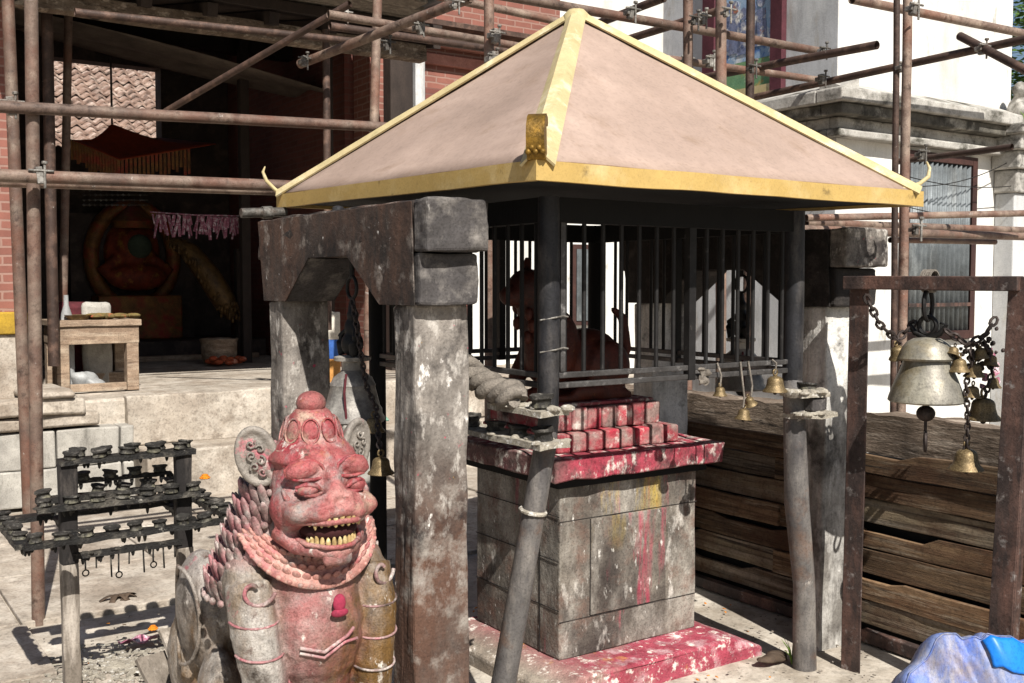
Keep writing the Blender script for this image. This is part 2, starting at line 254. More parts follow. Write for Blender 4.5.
    def chain(s, pts, link=.03, r=.0045):
        pts = [Vector(p) for p in pts]
        L = [(b-a).length for a, b in zip(pts, pts[1:])]; tot = sum(L); n = max(2, int(tot/(link*.72)))
        for i in range(n):
            d = tot*(i+.5)/n; k = 0
            while k < len(L)-1 and d > L[k]: d -= L[k]; k += 1
            t = (pts[k+1]-pts[k]).normalized(); c = pts[k]+t*d
            o = t.orthogonal().normalized(); o = o if i % 2 else t.cross(o)
            b = t.cross(o)
            s.tube([c+t*(link*.5*math.cos(q))+o*(link*.3*math.sin(q)) for q in [2*math.pi*j/8 for j in range(8)]], r, 5, closed=True)
        return s
    def sub(s, cuts=2, maxlen=None):
        es = [e for e in s.bm.edges if maxlen is None or e.calc_length() > maxlen]
        bmesh.ops.subdivide_edges(s.bm, edges=es, cuts=cuts, use_grid_fill=True); return s
    def jit(s, amp, sc=3.0, seed=0):
        sd = Vector((seed*13.1, seed*7.7, seed*3.3))
        for v in s.bm.verts:
            v.co += noise.noise_vector(v.co*sc+sd)*amp
        return s
def build(name, b, mat, parent=None, label=None, cat=None, group=None, kind=None, bevel=0, smooth=None, solid=0):
    bmesh.ops.remove_doubles(b.bm, verts=b.bm.verts, dist=1e-6)
    bmesh.ops.recalc_face_normals(b.bm, faces=b.bm.faces)
    me = bpy.data.meshes.new(name); b.bm.to_mesh(me); b.bm.free()
    me.materials.append(MT[mat] if isinstance(mat, str) else mat)
    if smooth is not None:
        me.shade_smooth(); me.set_sharp_from_angle(angle=R_(smooth))
    o = bpy.data.objects.new(name, me); C.objects.link(o)
    if parent: o.parent = parent
    else: o.location = W(*b.o); o.rotation_euler = (0, 0, ANG)
    if solid:
        md = o.modifiers.new('thickness', 'SOLIDIFY'); md.thickness = solid; md.offset = 0
    if bevel:
        md = o.modifiers.new('worn_edge', 'BEVEL'); md.width = bevel; md.segments = 2; md.limit_method = 'ANGLE'; md.angle_limit = R_(40)
    return tag(o, label, cat, group, kind)
def tag(o, label=None, cat=None, group=None, kind=None):
    for k, x in (('label', label), ('category', cat), ('group', group), ('kind', kind)):
        if x: o[k] = x
    return o
def thing(name, org, label, cat, group=None):
    o = bpy.data.objects.new(name, None); C.objects.link(o); o.empty_display_size = .1
    o.location = W(*org); o.rotation_euler = (0, 0, ANG)
    return tag(o, label, cat, group)
def dup(root, org, label=None, group=None, scale=None, rotz=None):
    r = root.copy(); C.objects.link(r); r.location = W(*org)
    if rotz is not None: r.rotation_euler = (0, 0, ANG+rotz)
    if scale: r.scale = scale if isinstance(scale, (tuple, list)) else (scale,)*3
    if label: r['label'] = label
    if group: r['group'] = group
    for ch in list(root.children):
        c = ch.copy(); C.objects.link(c); c.parent = r
        for g in ch.children:
            d = g.copy(); C.objects.link(d); d.parent = c
    return r
def remeshed(b, voxel, smooth_it=3, fac=.5):            # fuse overlapping solids into one continuous skin
    bmesh.ops.recalc_face_normals(b.bm, faces=b.bm.faces)
    me = bpy.data.meshes.new('tmp'); b.bm.to_mesh(me); b.bm.free()
    o = bpy.data.objects.new('tmp', me); C.objects.link(o)
    m = o.modifiers.new('r', 'REMESH'); m.mode = 'VOXEL'; m.voxel_size = voxel
    s = o.modifiers.new('s', 'SMOOTH'); s.factor = fac; s.iterations = smooth_it
    bpy.context.view_layer.update()
    dg = bpy.context.evaluated_depsgraph_get()
    out = bpy.data.meshes.new_from_object(o.evaluated_get(dg))
    bpy.data.objects.remove(o)
    nb = B(b.o); nb.bm.from_mesh(out); bpy.data.meshes.remove(out)
    return nb

# ================================================================== SETTING
def ground():
    b = B()
    xs = [-60, -30, -15]+[-8+i*.25 for i in range(81)]+[15, 25, 40, 60]
    ys = [-20, -8]+[-1+i*.25 for i in range(61)]+[17, 22, 30, 45, 70, 110]
    g = []
    for x in xs:
        row = []
        for y in ys:
            h = .012*noise.noise(Vector((x*.9, y*.9, 0)))+.006*noise.noise(Vector((x*4, y*4, 2)))
            row.append(b.v((x, y, h-.012)))
        g.append(row)
    for i in range(len(xs)-1):
        for j in range(len(ys)-1): b.f([g[i][j], g[i+1][j], g[i+1][j+1], g[i][j+1]])
    build('ground', b, 'ground', kind='structure', smooth=60)
    # big paving slabs, worn and uneven, in front of the steps
    b = B(); rnd = random.Random(3)
    v = 3.9
    while v < 7.7:
        d = rnd.uniform(.55, .95); u = -3.0+rnd.uniform(0, .5)
        while u < 5.0:
            w = rnd.uniform(.7, 1.5)
            if not (u+w > 1.2 and v < 5.0): b.box(u+.006, u+w-.008, v+.006, v+d-.008, -.05, .012+rnd.uniform(-.008, .008))
            u += w
        v += d
    b.sub(2, .4); b.jit(.008, 3)
    build('pavement', b, 'step', kind='structure', bevel=.006)
ground()
def podium():
    b = B()
    b.box(1.32, 6.6, 8.25, 16, -.1, .74); b.sub(3, .5); b.jit(.02, 1.7)
    build('platform', b, 'step', kind='structure', bevel=.02)
    b = B(); rnd = random.Random(5)
    for (v0, v1, h0, h1) in ((7.80, 8.24, -.05, .37),):
        u = 2.05
        while u < 6.4:
            w = rnd.uniform(.6, 1.3); b.box(u+.004, u+w-.006, v0+rnd.uniform(-.02, .02), v1, h0, h1+rnd.uniform(-.012, .012)); u += w
    b.sub(2, .3); b.jit(.016, 3)
    build('steps', b, 'step', kind='structure', bevel=.015)
    b = B(); rnd = random.Random(15); u = 2.0
    while u < 6.4:
        w = rnd.uniform(.7, 1.4); b.box(u+.004, u+w-.008, 8.19+rnd.uniform(-.02, .02), 8.30, .375, .755+rnd.uniform(-.012, .012)); u += w
    b.sub(3, .25); b.jit(.018, 3.3)
    build('platform_kerb', b, 'step', kind='structure', bevel=.012)
    # block retaining wall left of the steps
    t = thing('retaining_wall', (1.2, 8.1, 0), 'low whitewashed block wall holding up the temple platform left of the steps', 'wall')
    rnd = random.Random(8)
    for k in range(2):
        u = -1.2+.2*k
        b = B((1.2, 8.1, 0))
        while u < 2.0:
            w = min(rnd.uniform(.35, .6), 2.02-u)
            if w > .05: b.box(u+.008, u+w-.004, 8.03+rnd.uniform(-.02, .02), 8.5, .02+k*.27, .285+k*.27)
            u += w
        b.sub(1, .2); b.jit(.012, 5)
        build('block_course', b, 'block', t, bevel=.012)
    for (p0, p1, hh, th) in ((-12, 100, .58, .09), (-30, 85, .67, .12), (20, 72, .79, .05)):
        a = at_v(p0, 400, 8.05); c = at_v(p1, 400, 8.05)
        b = B((a[0], 8.05, hh)); b.box(a[0], c[0], 7.92+rnd.uniform(0, .1), 8.75, hh, hh+th); b.sub(3, .15); b.jit(.035, 2.5, p0)
        build('stone_slab', b, 'step', label={100: 'long thin stone slab lying directly on the white block wall', 85: 'thick rough stone slab, middle of the three stacked on the block wall', 72: 'small flat stone on top of the slab stack under the dark pole'}[p1], cat='stone slab', group='slabs stacked on the block wall', bevel=.02, smooth=50)
podium()

# ================================================================== PAVILION
PU0, PU1, PV0, PV1 = 2.12, 3.36, 2.92, 4.22
PO = (2.75, 3.57, 0)
def pavilion():
    t = thing('shrine_pavilion', PO, 'small caged shrine canopy with pinkish brown pyramid roof edged in yellow', 'pavilion')
    E0 = 1.915; E1 = 1.975
    u0, u1, v0, v1 = 1.845, 3.725, 2.60, 4.66
    dz = {(0, 0): 0, (1, 0): 0, (0, 1): .045, (1, 1): .045}
    cor = lambda i, j, h, inset=0: Vector(((u1-inset if i else u0+inset), (v1-inset if j else v0+inset), h+dz[(i, j)]))
    apex = Vector((2.735, 3.57, 2.73))
    order = [(0, 0), (1, 0), (1, 1), (0, 1)]
    for k in range(4):                                  # four sheet slopes, slightly sagging
        a = cor(*order[k], E1); c = cor(*order[(k+1) % 4], E1)
        b = B(PO)
        def fn(s, q, a=a, c=c):
            e = a.lerp(c, s); p = e.lerp(apex, q*.985)
            sag = -.018*math.sin(math.pi*q)*math.sin(math.pi*s)
            p = p + Vector((0, 0, sag)) + Vector((0, 0, .004*noise.noise(Vector((s*5, q*5, k)))))
            return p
        b.grid(fn, 14, 14); build('roof_sheet', b, 'roof', t, smooth=60, solid=.006)
    for k in range(4):                                  # hip trims
        a = cor(*order[k], E1+.004); b = B(PO)
        d = (apex-a).normalized(); up = Vector((0, 0, 1)); side = d.cross(up).normalized(); nn = side.cross(d)
        w0, w1 = .052, .038
        pr = []
        for q in [i/12 for i in range(13)]:
            p = a.lerp(apex+Vector((0, 0, .012)), q); w = w0+(w1-w0)*q; jt = .003*noise.noise(Vector((q*9, k, 1)))
            pr.append([p-side*w-nn*(w*.5)+nn*.004, p-side*w*.35+nn*(.012+jt), p+side*w*.35+nn*(.012+jt), p+side*w-nn*(w*.5)+nn*.004])
        vs = [[b.v(x) for x in r] for r in pr]
        for r0, r1 in zip(vs, vs[1:]):
            for j in range(3): b.f([r0[j], r0[j+1], r1[j+1], r1[j]])
        build('hip_trim', b, 'yellow', t, solid=.008)
    b = B(PO); b.lathe(apex-Vector((0, 0, .03)), [(.06, 0), (.055, .035), (.035, .055), (.005, .06)], 10)
    build('apex_cap', b, 'yellow', t, smooth=40)
    for k in range(4):                                  # fascia boards
        b = B(PO); i0 = order[k]; i1 = order[(k+1) % 4]
        def cc(i, h, out): return Vector(((u1+out if i[0] else u0-out), (v1+out if i[1] else v0-out), h+dz[i]))
        n = 16; A = []
        for q in range(n+1):
            s = q/n; wob = .005*noise.noise(Vector((s*6, k*3, .5)))
            A.append([b.v(cc(i0, E0, .012).lerp(cc(i1, E0, .012), s)+Vector((0, 0, wob))), b.v(cc(i0, E1, .012).lerp(cc(i1, E1, .012), s)+Vector((0, 0, wob*.6))),
                      b.v(cc(i0, E1, -.01).lerp(cc(i1, E1, -.01), s)+Vector((0, 0, wob*.6+.003))), b.v(cc(i0, E0, -.01).lerp(cc(i1, E0, -.01), s)+Vector((0, 0, wob)))])
        for r0, r1 in zip(A, A[1:]):
            for j in range(4): b.f([r0[j], r0[(j+1) % 4], r1[(j+1) % 4], r1[j]])
        build('fascia', b, 'fascia', t)
    b = B(PO); q = [cor(*o, E0+.02, .012) for o in order]; b.f([b.v(x) for x in q]); build('soffit', b, 'black_wood', t, solid=.01)
    # ring beam over the cage
    for (a, c) in (((PU0, PV0), (PU1, PV0)), ((PU1, PV0), (PU1, PV1)), ((PU1, PV1), (PU0, PV1)), ((PU0, PV1), (PU0, PV0))):
        b = B(PO); b.beam((*a, 1.857), (*c, 1.857), .05, .085); build('ring_beam', b, 'black_wood', t)
    # posts: the two front ones are bent pipes
    def post(pts, r, mat='pipe'):
        b = B(PO); b.tube(pts, r, 14); b.jit(.004, 6); return build('post', b, mat, t, smooth=50)
    a = at_y(545, 446, 3.57); c = at_y(492, 735, 3.62)
    post([(PU0, PV0, 1.9), (PU0, PV0, 1.5), (PU0, PV0, 1.15)], .038)
    post([(PU0+.0, PV0-.01, 1.16), a, (a[0]*.5+c[0]*.5+.006, a[1]*.5+c[1]*.5, a[2]*.5+c[2]*.5), (c[0], c[1], -.02)], [.036, .038, .042, .046], 'pipe_worn_lit')
    cl = B(PO); m = Vector(a).lerp(Vector(c), .22); cl.ring(m, .043, .008, Vector(c)-Vector(a), up=(0, 1, 0)); build('clip', cl, 'wax', t)
    e = at_y(794, 400, 4.27); g = at_y(803, 668, 4.33)
    post([(PU1, PV0, 1.9), (PU1, PV0, 1.56), (PU1, PV0, 1.20)], .042); post([(PU1, PV0, 1.205), e, (e[0]*.6+g[0]*.4-.006, e[1]*.6+g[1]*.4, .7), (g[0], g[1], .35), (g[0]+.01, g[1], -.02)], [.042, .044, .05, .046, .05], 'pipe_worn_lit')
    post([(PU0, PV1, 1.9), (PU0, PV1, -.02)], .038, 'black_wood'); post([(PU1, PV1, 1.9), (PU1, PV1, -.02)], .038, 'black_wood')
    # bottom rails: doubled flat iron on every side
    lo, hi = 1.252, 1.287
    for (a, c) in (((PU0+.04, PV0), (PU1-.04, PV0)), ((PU1, PV0+.04), (PU1, PV1-.04)), ((PU0+.04, PV1), (PU1-.04, PV1)), ((PU0, PV0+.04), (PU0, PV1-.04))):
        for h in (lo, hi):
            b = B(PO); b.beam((*a, h), (*c, h), .022, .02); build('rail', b, 'iron_lit', t, bevel=.003)
        n = 13
        for i in range(n+1):
            s = (i+.35)/(n+.7); p = (a[0]+(c[0]-a[0])*s, a[1]+(c[1]-a[1])*s)
            b = B(PO)
            if i == 7: b.beam((*p, 1.24), (*p, 1.815), .034, .03, (0, 1, 0))
            else: b.tube([(*p, 1.29), (*p, 1.815)], .0082, 8)
            build('bar', b, 'iron', t, smooth=40)
    # jamb iron beside the near post
    b = B(PO); b.beam((PU0+.055, PV0-.002, 1.30), (PU0+.055, PV0-.002, 1.815), .02, .02, (0, 1, 0)); build('jamb', b, 'iron_lit', t)
    for h in (1.38, 1.49):
        b = B(PO); b.tube([(PU0-.042, PV0-.01, h-.01), (PU0, PV0-.046, h), (PU0+.05, PV0-.02, h+.004), (PU0+.07, PV0-.02, h)], .003, 6)
        build('binding_wire', b, 'clamp', t)
    # corner ornaments
    b = B(PO); c0 = cor(0, 0, E1)
    dg = Vector((1, 1, 0)).normalized(); sd_ = Vector((1, -1, 0)).normalized()
    outl = [(-.016, 0), (-.034, .03), (-.040, .07), (-.034, .105), (-.016, .13), (.006, .14), (.03, .132), (.036, .115), (.026, .104), (.012, .112), (.004, .10), (.008, .07), (.012, .03), (.02, 0)]
    A_ = [b.v(c0+dg*p+Vector((0, 0, q))-sd_*.028) for p, q in outl]; D_ = [b.v(c0+dg*p+Vector((0, 0, q))+sd_*.028) for p, q in outl]
    for i in range(len(outl)): b.f([A_[i], D_[i], D_[(i+1) % len(outl)], A_[(i+1) % len(outl)]])
    b.f(A_); b.f(D_[::-1])
    for i in range(5):
        q = c0-dg*.03+Vector((0, 0, .022+.012*(i % 2)))+sd_*(i-2)*.011; b.ell(q, .010, us=8, vs=6)
    build('corner_ornament', b, 'gold', t, smooth=50)
    for (i, j, out) in ((0, 1, Vector((-1, .25, 0))), (1, 0, Vector((.35, -1, 0))), (1, 1, Vector((1, 1, 0)))):
        b = B(PO); c0 = cor(i, j, E1); o = out.normalized()
        if (i, j) == (1, 0):
            o = Vector((1, -.2, 0)).normalized(); pts = [c0-o*.12+Vector((0, 0, .0)), c0-o*.06+Vector((0, 0, .012)), c0+o*.0+Vector((0, 0, .03)), c0+o*.045+Vector((0, 0, .06)), c0+o*.05+Vector((0, 0, .095)), c0+o*.035+Vector((0, 0, .12))]
        else:
            pts = [c0-o*.02+Vector((0, 0, .0)), c0+o*.02+Vector((0, 0, .02)), c0+o*.06+Vector((0, 0, .06)), c0+o*.075+Vector((0, 0, .10)), c0+o*.065+Vector((0, 0, .125))]
        b.tube(pts, [.009]*(len(pts)-2)+[.007, .003], 8); build('corner_ornament', b, 'yellow', t, smooth=50)
    return t
pavilion()

# ------------------------------------------------------------------ altar
def altar():
    O = (2.46, 3.31, 0)
    t = thing('stone_altar', O, 'soot and pigment stained stone altar block with a red smeared top slab', 'altar')
    b = B(O); b.box(2.46, 3.20, 3.31, 3.93, .10, .835); b.sub(7); b.jit(.004, 7); build('body', b, 'altar', t, bevel=.006)
    for (x0, x1, z0, z1) in ((2.615, 3.02, .26, .655),):
        b = B(O); b.box(x0, x1, 3.303, 3.309, z0, z1); build('front_panel', b, 'altar', t, bevel=.002)
    b = B(O)                                            # mortar joints cut as thin dark strips
    for z in (.255, .66): b.box(2.458, 3.202, 3.3065, 3.3085, z-.0012, z+.0012)
    for z in (.30, .50, .68): b.box(2.4565, 2.4585, 3.31, 3.93, z-.0015, z+.0015)
    b.box(2.4565, 2.4585, 3.44, 3.446, .1, .68); b.box(3.019, 3.022, 3.3065, 3.3085, .26, .655); b.box(2.612, 2.615, 3.3065, 3.3085, .26, .655)
    build('joint', b, 'soot_shade_stone', t)
    b = B(O); b.prism([(2.30, .045), (2.30, -.03), (3.42, -.03), (3.42, .03), (3.24, .098), (2.42, .098)], 'y', 3.12, 4.0); b.sub(4, .1); b.jit(.012, 5)
    build('plinth', b, 'altar_plinth', t, bevel=.012)
    b = B(O); b.box(2.375, 3.285, 3.225, 4.02, .838, .925); b.sub(8); b.jit(.009, 9); b.jit(.006, 30); build('slab', b, 'altar_slab', t, bevel=.012, smooth=50)
    b = B(O); b.box(2.43, 3.23, 3.28, 3.98, .80, .838); build('slab_bed', b, 'black_wood', t)
    for (u0, u1, v0, h0, h1, n) in ((2.47, 3.12, 3.34, .925, 1.005, 8), (2.51, 3.06, 3.39, 1.005, 1.10, 7)):
        w = (u1-u0)/n
        for i in range(n):
            b = B(O); b.box(u0+i*w+.0015, u0+(i+1)*w-.0015, v0+random.uniform(-.006, .006), 3.9, h0, h1+random.uniform(-.006, .004)); b.sub(2, .06); b.jit(.004, 14, i)
            build('tier_brick', b, 'altar_tier', t, bevel=.008)
    b = B(O); b.box(2.52, 3.05, 3.42, 3.88, 1.10, 1.115); b.jit(.004, 5); build('tier_cap', b, 'altar_slab', t, bevel=.006)
altar()
def caged_statue():
    O = (2.66, 3.62, 1.115)
    t = thing('animal_statue', O, 'dark red animal statue crouching on the altar inside the cage', 'statue')
    b = B(O); X = lambda x, y, z: (O[0]+x, O[1]+y, O[2]+z)
    b.box(O[0]-.16, O[0]+.30, O[1]-.16, O[1]+.16, O[2], O[2]+.03)
    b.ell(X(.16, 0, .16), (.19, .13, .14)); b.ell(X(-.02, 0, .22), (.13, .13, .18))
    b.tube([X(-.03, 0, .25), X(-.09, 0, .38), X(-.12, 0, .46)], [.12, .09, .075], 12)
    b.ell(X(-.14, 0, .47), (.09, .085, .085)); b.ell(X(-.22, 0, .44), (.055, .055, .045))
    b.ell(X(-.10, .06, .56), (.022, .018, .05)); b.ell(X(-.10, -.06, .56), (.022, .018, .05))
    for sy in (-1, 1):
        b.tube([X(-.06, sy*.09, .2), X(-.12, sy*.1, .1), X(-.14, sy*.1, .03)], [.05, .04, .038], 10); b.ell(X(-.17, sy*.1, .035), (.05, .035, .03))
        b.ell(X(.2, sy*.12, .13), (.12, .05, .12)); b.ell(X(.08, sy*.14, .04), (.09, .04, .035))
    b.tube([X(.33, 0, .1), X(.4, 0, .2), X(.38, 0, .34), X(.32, 0, .38)], [.03, .028, .024, .015], 8)
    r = remeshed(b, .012, 2); build('body', r, 'statue', t, smooth=60)
    b = B(O)
    for i in range(40):
        a = random.uniform(0, 2*math.pi); z = random.uniform(.25, .5); rr = .125-.06*(z-.25)/.25
        b.ell(X(-.03-.09*(z-.2)/.3+rr*math.cos(a), rr*math.sin(a), z), (.02, .02, .03), us=7, vs=5)
    build('mane', b, 'statue', t, smooth=60)
caged_statue()

# ------------------------------------------------------------------ stone bell gates
def gate():
    O = (1.633, 3.0, 0)
    t = thing('stone_gate', O, 'sooty stone bell gate with speckled front post behind the pink lion', 'gate', 'stone bell gates flanking the pavilion')
    u0, u1 = 1.633, 1.853
    for (v0, v1) in ((3.0, 3.15), (4.118, 4.268)):
        b = B(O); b.box(u0+.004, u1-.004, v0, v1, -.02, 1.533); b.sub(11, .05); b.jit(.010, 4, v0); b.jit(.006, 17); b.jit(.004, 40)
        build('post', b, 'stone_post', t, bevel=.01)
    b = B(O)
    b.prism([(2.945, 1.533), (3.20, 1.533), (3.46, 1.704), (2.945, 1.704)], 'x', u0, u1); b.sub(6, .05); b.jit(.007, 9); b.jit(.004, 28); build('corbel', b, 'corbel', t, bevel=.01)
    b = B(O)
    b.prism([(3.83, 1.704), (4.07, 1.533), (4.32, 1.533), (4.32, 1.704)], 'x', u0, u1); b.sub(4, .08); b.jit(.005, 6, 2); build('corbel', b, 'corbel', t, bevel=.01)
    b = B(O); b.box(u0-.002, u1+.007, 2.89, 2.982, 1.707, 1.877); b.sub(7, .04); b.jit(.006, 9, 4); b.jit(.004, 30); build('lintel_end', b, 'corbel', t, bevel=.012)
    b = B(O); b.box(u0-.003, u1+.006, 2.985, 4.375, 1.706, 1.878); b.sub(10, .08); b.jit(.009, 5); b.jit(.005, 22); build('lintel', b, 'stone_lintel', t, bevel=.014)
    b = B(O); b.prism([(2.97, 1.533), (3.22, 1.533), (3.475, 1.704), (3.82, 1.704), (4.06, 1.533), (4.30, 1.533), (4.36, 1.87), (2.99, 1.87)], 'x', u0-.008, u0-.004)
    b.sub(3, .08); build('face_slab', b, 'stone_lintel', t, bevel=.003)
    b = B(O); b.lathe((1.72, 3.75, 1.875), [(.024, 0), (.022, .025), (.008, .03)], 10); build('iron_pin', b, 'pipe', t, smooth=40)
    return t
g1 = gate()
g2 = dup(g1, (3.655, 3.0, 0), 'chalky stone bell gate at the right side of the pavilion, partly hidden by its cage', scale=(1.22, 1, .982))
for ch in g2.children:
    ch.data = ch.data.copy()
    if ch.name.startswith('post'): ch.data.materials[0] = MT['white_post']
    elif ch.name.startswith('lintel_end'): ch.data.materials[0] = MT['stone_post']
    elif not ch.name.startswith('iron'): ch.data.materials[0] = MT['soot_shade_stone']  # gate parts under the roof take the shade-darkened stone
# ------------------------------------------------------------------ bells
def temple_bell(org, label):
    x, y, z = org                                       # z = lip height
    t = thing('temple_bell', org, label, 'bell', 'large bells hanging inside the two stone gates')
    b = B(org)
    b.lathe(org, [(.118, 0), (.124, .006), (.122, .018), (.114, .03), (.112, .05), (.105, .06), (.095, .10), (.086, .135), (.088, .142), (.084, .15), (.075, .17), (.05, .19), (.042, .2), (.042, .232), (.07, .236), (.072, .25), (.05, .255), (.0, .256)], 36, cap=False)
    b.lathe(org, [(.118, 0), (.108, .02), (.09, .1), (.07, .16), (.0, .19)], 36, cap=False)
    build('bell_body', b, 'bell_dark', t, smooth=35)
    b = B(org)                                          # crouching figure that carries the ring
    b.ell((x, y, z+.30), (.045, .04, .05)); b.ell((x, y, z+.36), (.032, .03, .045)); b.ell((x, y-.005, z+.41), (.024, .024, .026)); b.lathe((x, y, z+.43), [(.018, 0), (.012, .03), (.004, .05)], 10)
    for sy in (-1, 1):
        b.tube([(x, y+sy*.03, z+.36), (x-.02, y+sy*.065, z+.33), (x-.01, y+sy*.05, z+.29)], .012, 8)
        b.tube([(x, y+sy*.03, z+.28), (x-.03, y+sy*.06, z+.30), (x-.02, y+sy*.05, z+.255)], .016, 8)
    build('yoke_figure', remeshed(b, .006, 1), 'iron', t, smooth=60)
    b = B(org); b.ring((x, y, z+.515), .042, .007, (1, 0, .0)); b.tube([(x, y, z+.555), (x, y, 1.73)], .01, 8); build('ring', b, 'iron', t, smooth=50)
    b = B(org); b.tube([(x, y, z+.19), (x, y, z+.03)], .006, 8); b.ell((x, y, z+.0), (.024, .024, .032)); build('clapper', b, 'iron', t, smooth=60)
    b = B(org); b.tube([(x-.06, y-.07, z+.19), (x-.075, y-.085, z+.12), (x-.07, y-.09, z+.02)], .005, 6); build('cord', b, 'red_cover', t)
    return t
BZ = 1.075
tb = temple_bell((1.743, 3.68, BZ), 'large grey bell with a figure yoke hanging inside the gate beside the lion')
dup(tb, (3.79, 3.62, 1.09), 'dark figure topped bell hanging in the far gate, seen through the cage bars')
def small_bell_proto():
    t = thing('hand_bell', (0, 0, 0), '', 'bell')
    o = (0, 0, 0)
    b = B(o); b.lathe(o, [(.5, 0), (.53, .02), (.50, .08), (.40, .18), (.35, .34), (.33, .5), (.29, .58), (.2, .64), (.08, .67), (.08, .72), (.0, .72)], 26, cap=False)
    b.lathe(o, [(.5, 0), (.44, .06), (.32, .3), (.27, .52), (0, .6)], 26, cap=False); build('bell_body', b, 'brass', t, smooth=35)
    b = B(o); b.ring((0, 0, .82), .12, .04, (0, 1, 0)); build('loop', b, 'brass', t, smooth=50)
    b = B(o); b.tube([(0, 0, .6), (0, 0, .02)], .025, 6); b.ell((0, 0, -.03), .09, us=10, vs=6); build('clapper', b, 'iron', t, smooth=60)
    return t
HB = small_bell_proto(); first_bell = [True]
def hand_bell(px, py, Y, dia_px, label, group, tilt=0):
    p = at_y(px, py, Y); d = dia_px/F*Y
    if first_bell[0]: o = HB; first_bell[0] = False; o.location = W(*p); o.scale = (d,)*3
    else: o = dup(HB, p, scale=d)
    o['label'] = label; o['group'] = group; o.rotation_euler = (0, R_(tilt), ANG)
    return Vector((p[0], p[1], p[2]+.9*d))
def cord(name, pts, label, cat, mat='rope', r=.004):
    b = B(pts[0]); b.tube(pts, r, 6); build(name, b, mat, label=label, cat=cat)
def chain(pts, label, link=.03, r=.0045, group=None):
    b = B(pts[0]); b.chain(pts, link, r); build('chain', b, 'chain', label=label, cat='chain', group=group, smooth=60)
GC = 'small bells tied to the cage rail'
YR = lambda px: W(*at_v(px, 375, PV0-.02)).y
for (px, py, dia, lab, tl) in ((720, 396, 14, 'smallest brass bell on a long cord, leftmost on the cage rail', 0), (743, 420, 17, 'lowest of the little brass bells dangling under the cage rail', 8), (751, 405, 13, 'tiny brass bell tucked behind the lowest one under the rail', -25), (775, 392, 24, 'biggest brass bell on the cage rail, beside the right bent post', 0)):
    top = hand_bell(px, py, YR(px)-.02, dia, lab, GC, tl)
    cord('tie_string', [top-Vector((0, 0, .01)), (top.x+.006, top.y, top.z+.03), (top.x+.002, PV0-.016, 1.30)], 'thin cord tying ' + {720: 'the leftmost small bell', 743: 'the lowest little bell', 751: 'the tucked away tiny bell', 775: 'the biggest small bell'}[px] + ' to the cage rail', 'cord')
b = B(at_v(703, 376, PV0-.02)); q = at_v(703, 376, PV0-.02)
for i in range(16): b.ell((q[0]+random.uniform(-.02, .02), q[1]-.01, q[2]+random.uniform(-.025, .03)), (.014, .01, .012), us=8, vs=6)
b = remeshed(b, .004, 1); b.jit(.010, 55); build('knotted_rag', b, 'rope', label='pale knotted rag tied on the cage rail near the little bells', cat='rag', smooth=60)
hand_bell(381, 474, 3.75, 26, 'bronze bell hanging just left of the speckled gate post', 'loose bells inside the left stone gate')
hand_bell(374, 432, 3.9, 22, 'dark small bell hanging against the right flank of the big grey gate bell', 'loose bells inside the left stone gate')
a = at_y(366, 385, 3.9); c = at_y(376, 408, 3.88)
chain([at_y(352, 300, 3.95), a, c, at_y(380, 452, 3.76)], 'rusty chain holding the loose bells inside the left stone gate', .028)
chain([at_u(299, 312, 1.80), at_u(303, 350, 1.80), at_u(309, 385, 1.80), at_u(313, 425, 1.80)], 'chain hanging down the far post of the left stone gate', .035)

# ------------------------------------------------------------------ right bell frame
def bell_frame():
    PL = UV(1.412, 4.30); PR = UV(1.815, 3.86)
    t = thing('hanging_frame', PL, 'rusty angle iron frame carrying the big two tier bell', 'bell frame')
    d = (Vector(PR)-Vector(PL)); d.normalize(); n = Vector((-d.y, d.x, 0))
    for P, lean, s in ((PL, .012, 1), (PR, .05, -1)):
        b = B(PL); p = Vector(P); q = p+Vector((0, 0, 1.63))+d*lean
        b.beam(p+Vector((0, 0, -.02)), q, .085, .008, n); b.beam(p+Vector((0, 0, -.02))-d*.042*s+n*.03, q-d*.042*s+n*.03, .008, .06, n)
        b.sub(6, .2); b.jit(.003, 5); build('leg', b, 'rust', t, bevel=.002)
    b = B(PL); b.beam(Vector(PL)-d*.05+Vector((0, 0, 1.61)), Vector(PR)+d*.05+Vector((0, 0, 1.605)), .06, .055); b.sub(4, .2); b.jit(.004, 5); build('crossbar', b, 'rust', t, bevel=.004)
    return Vector(PL), Vector(PR), d, n
PL, PR, FD, FN = bell_frame()
YB = 4.10
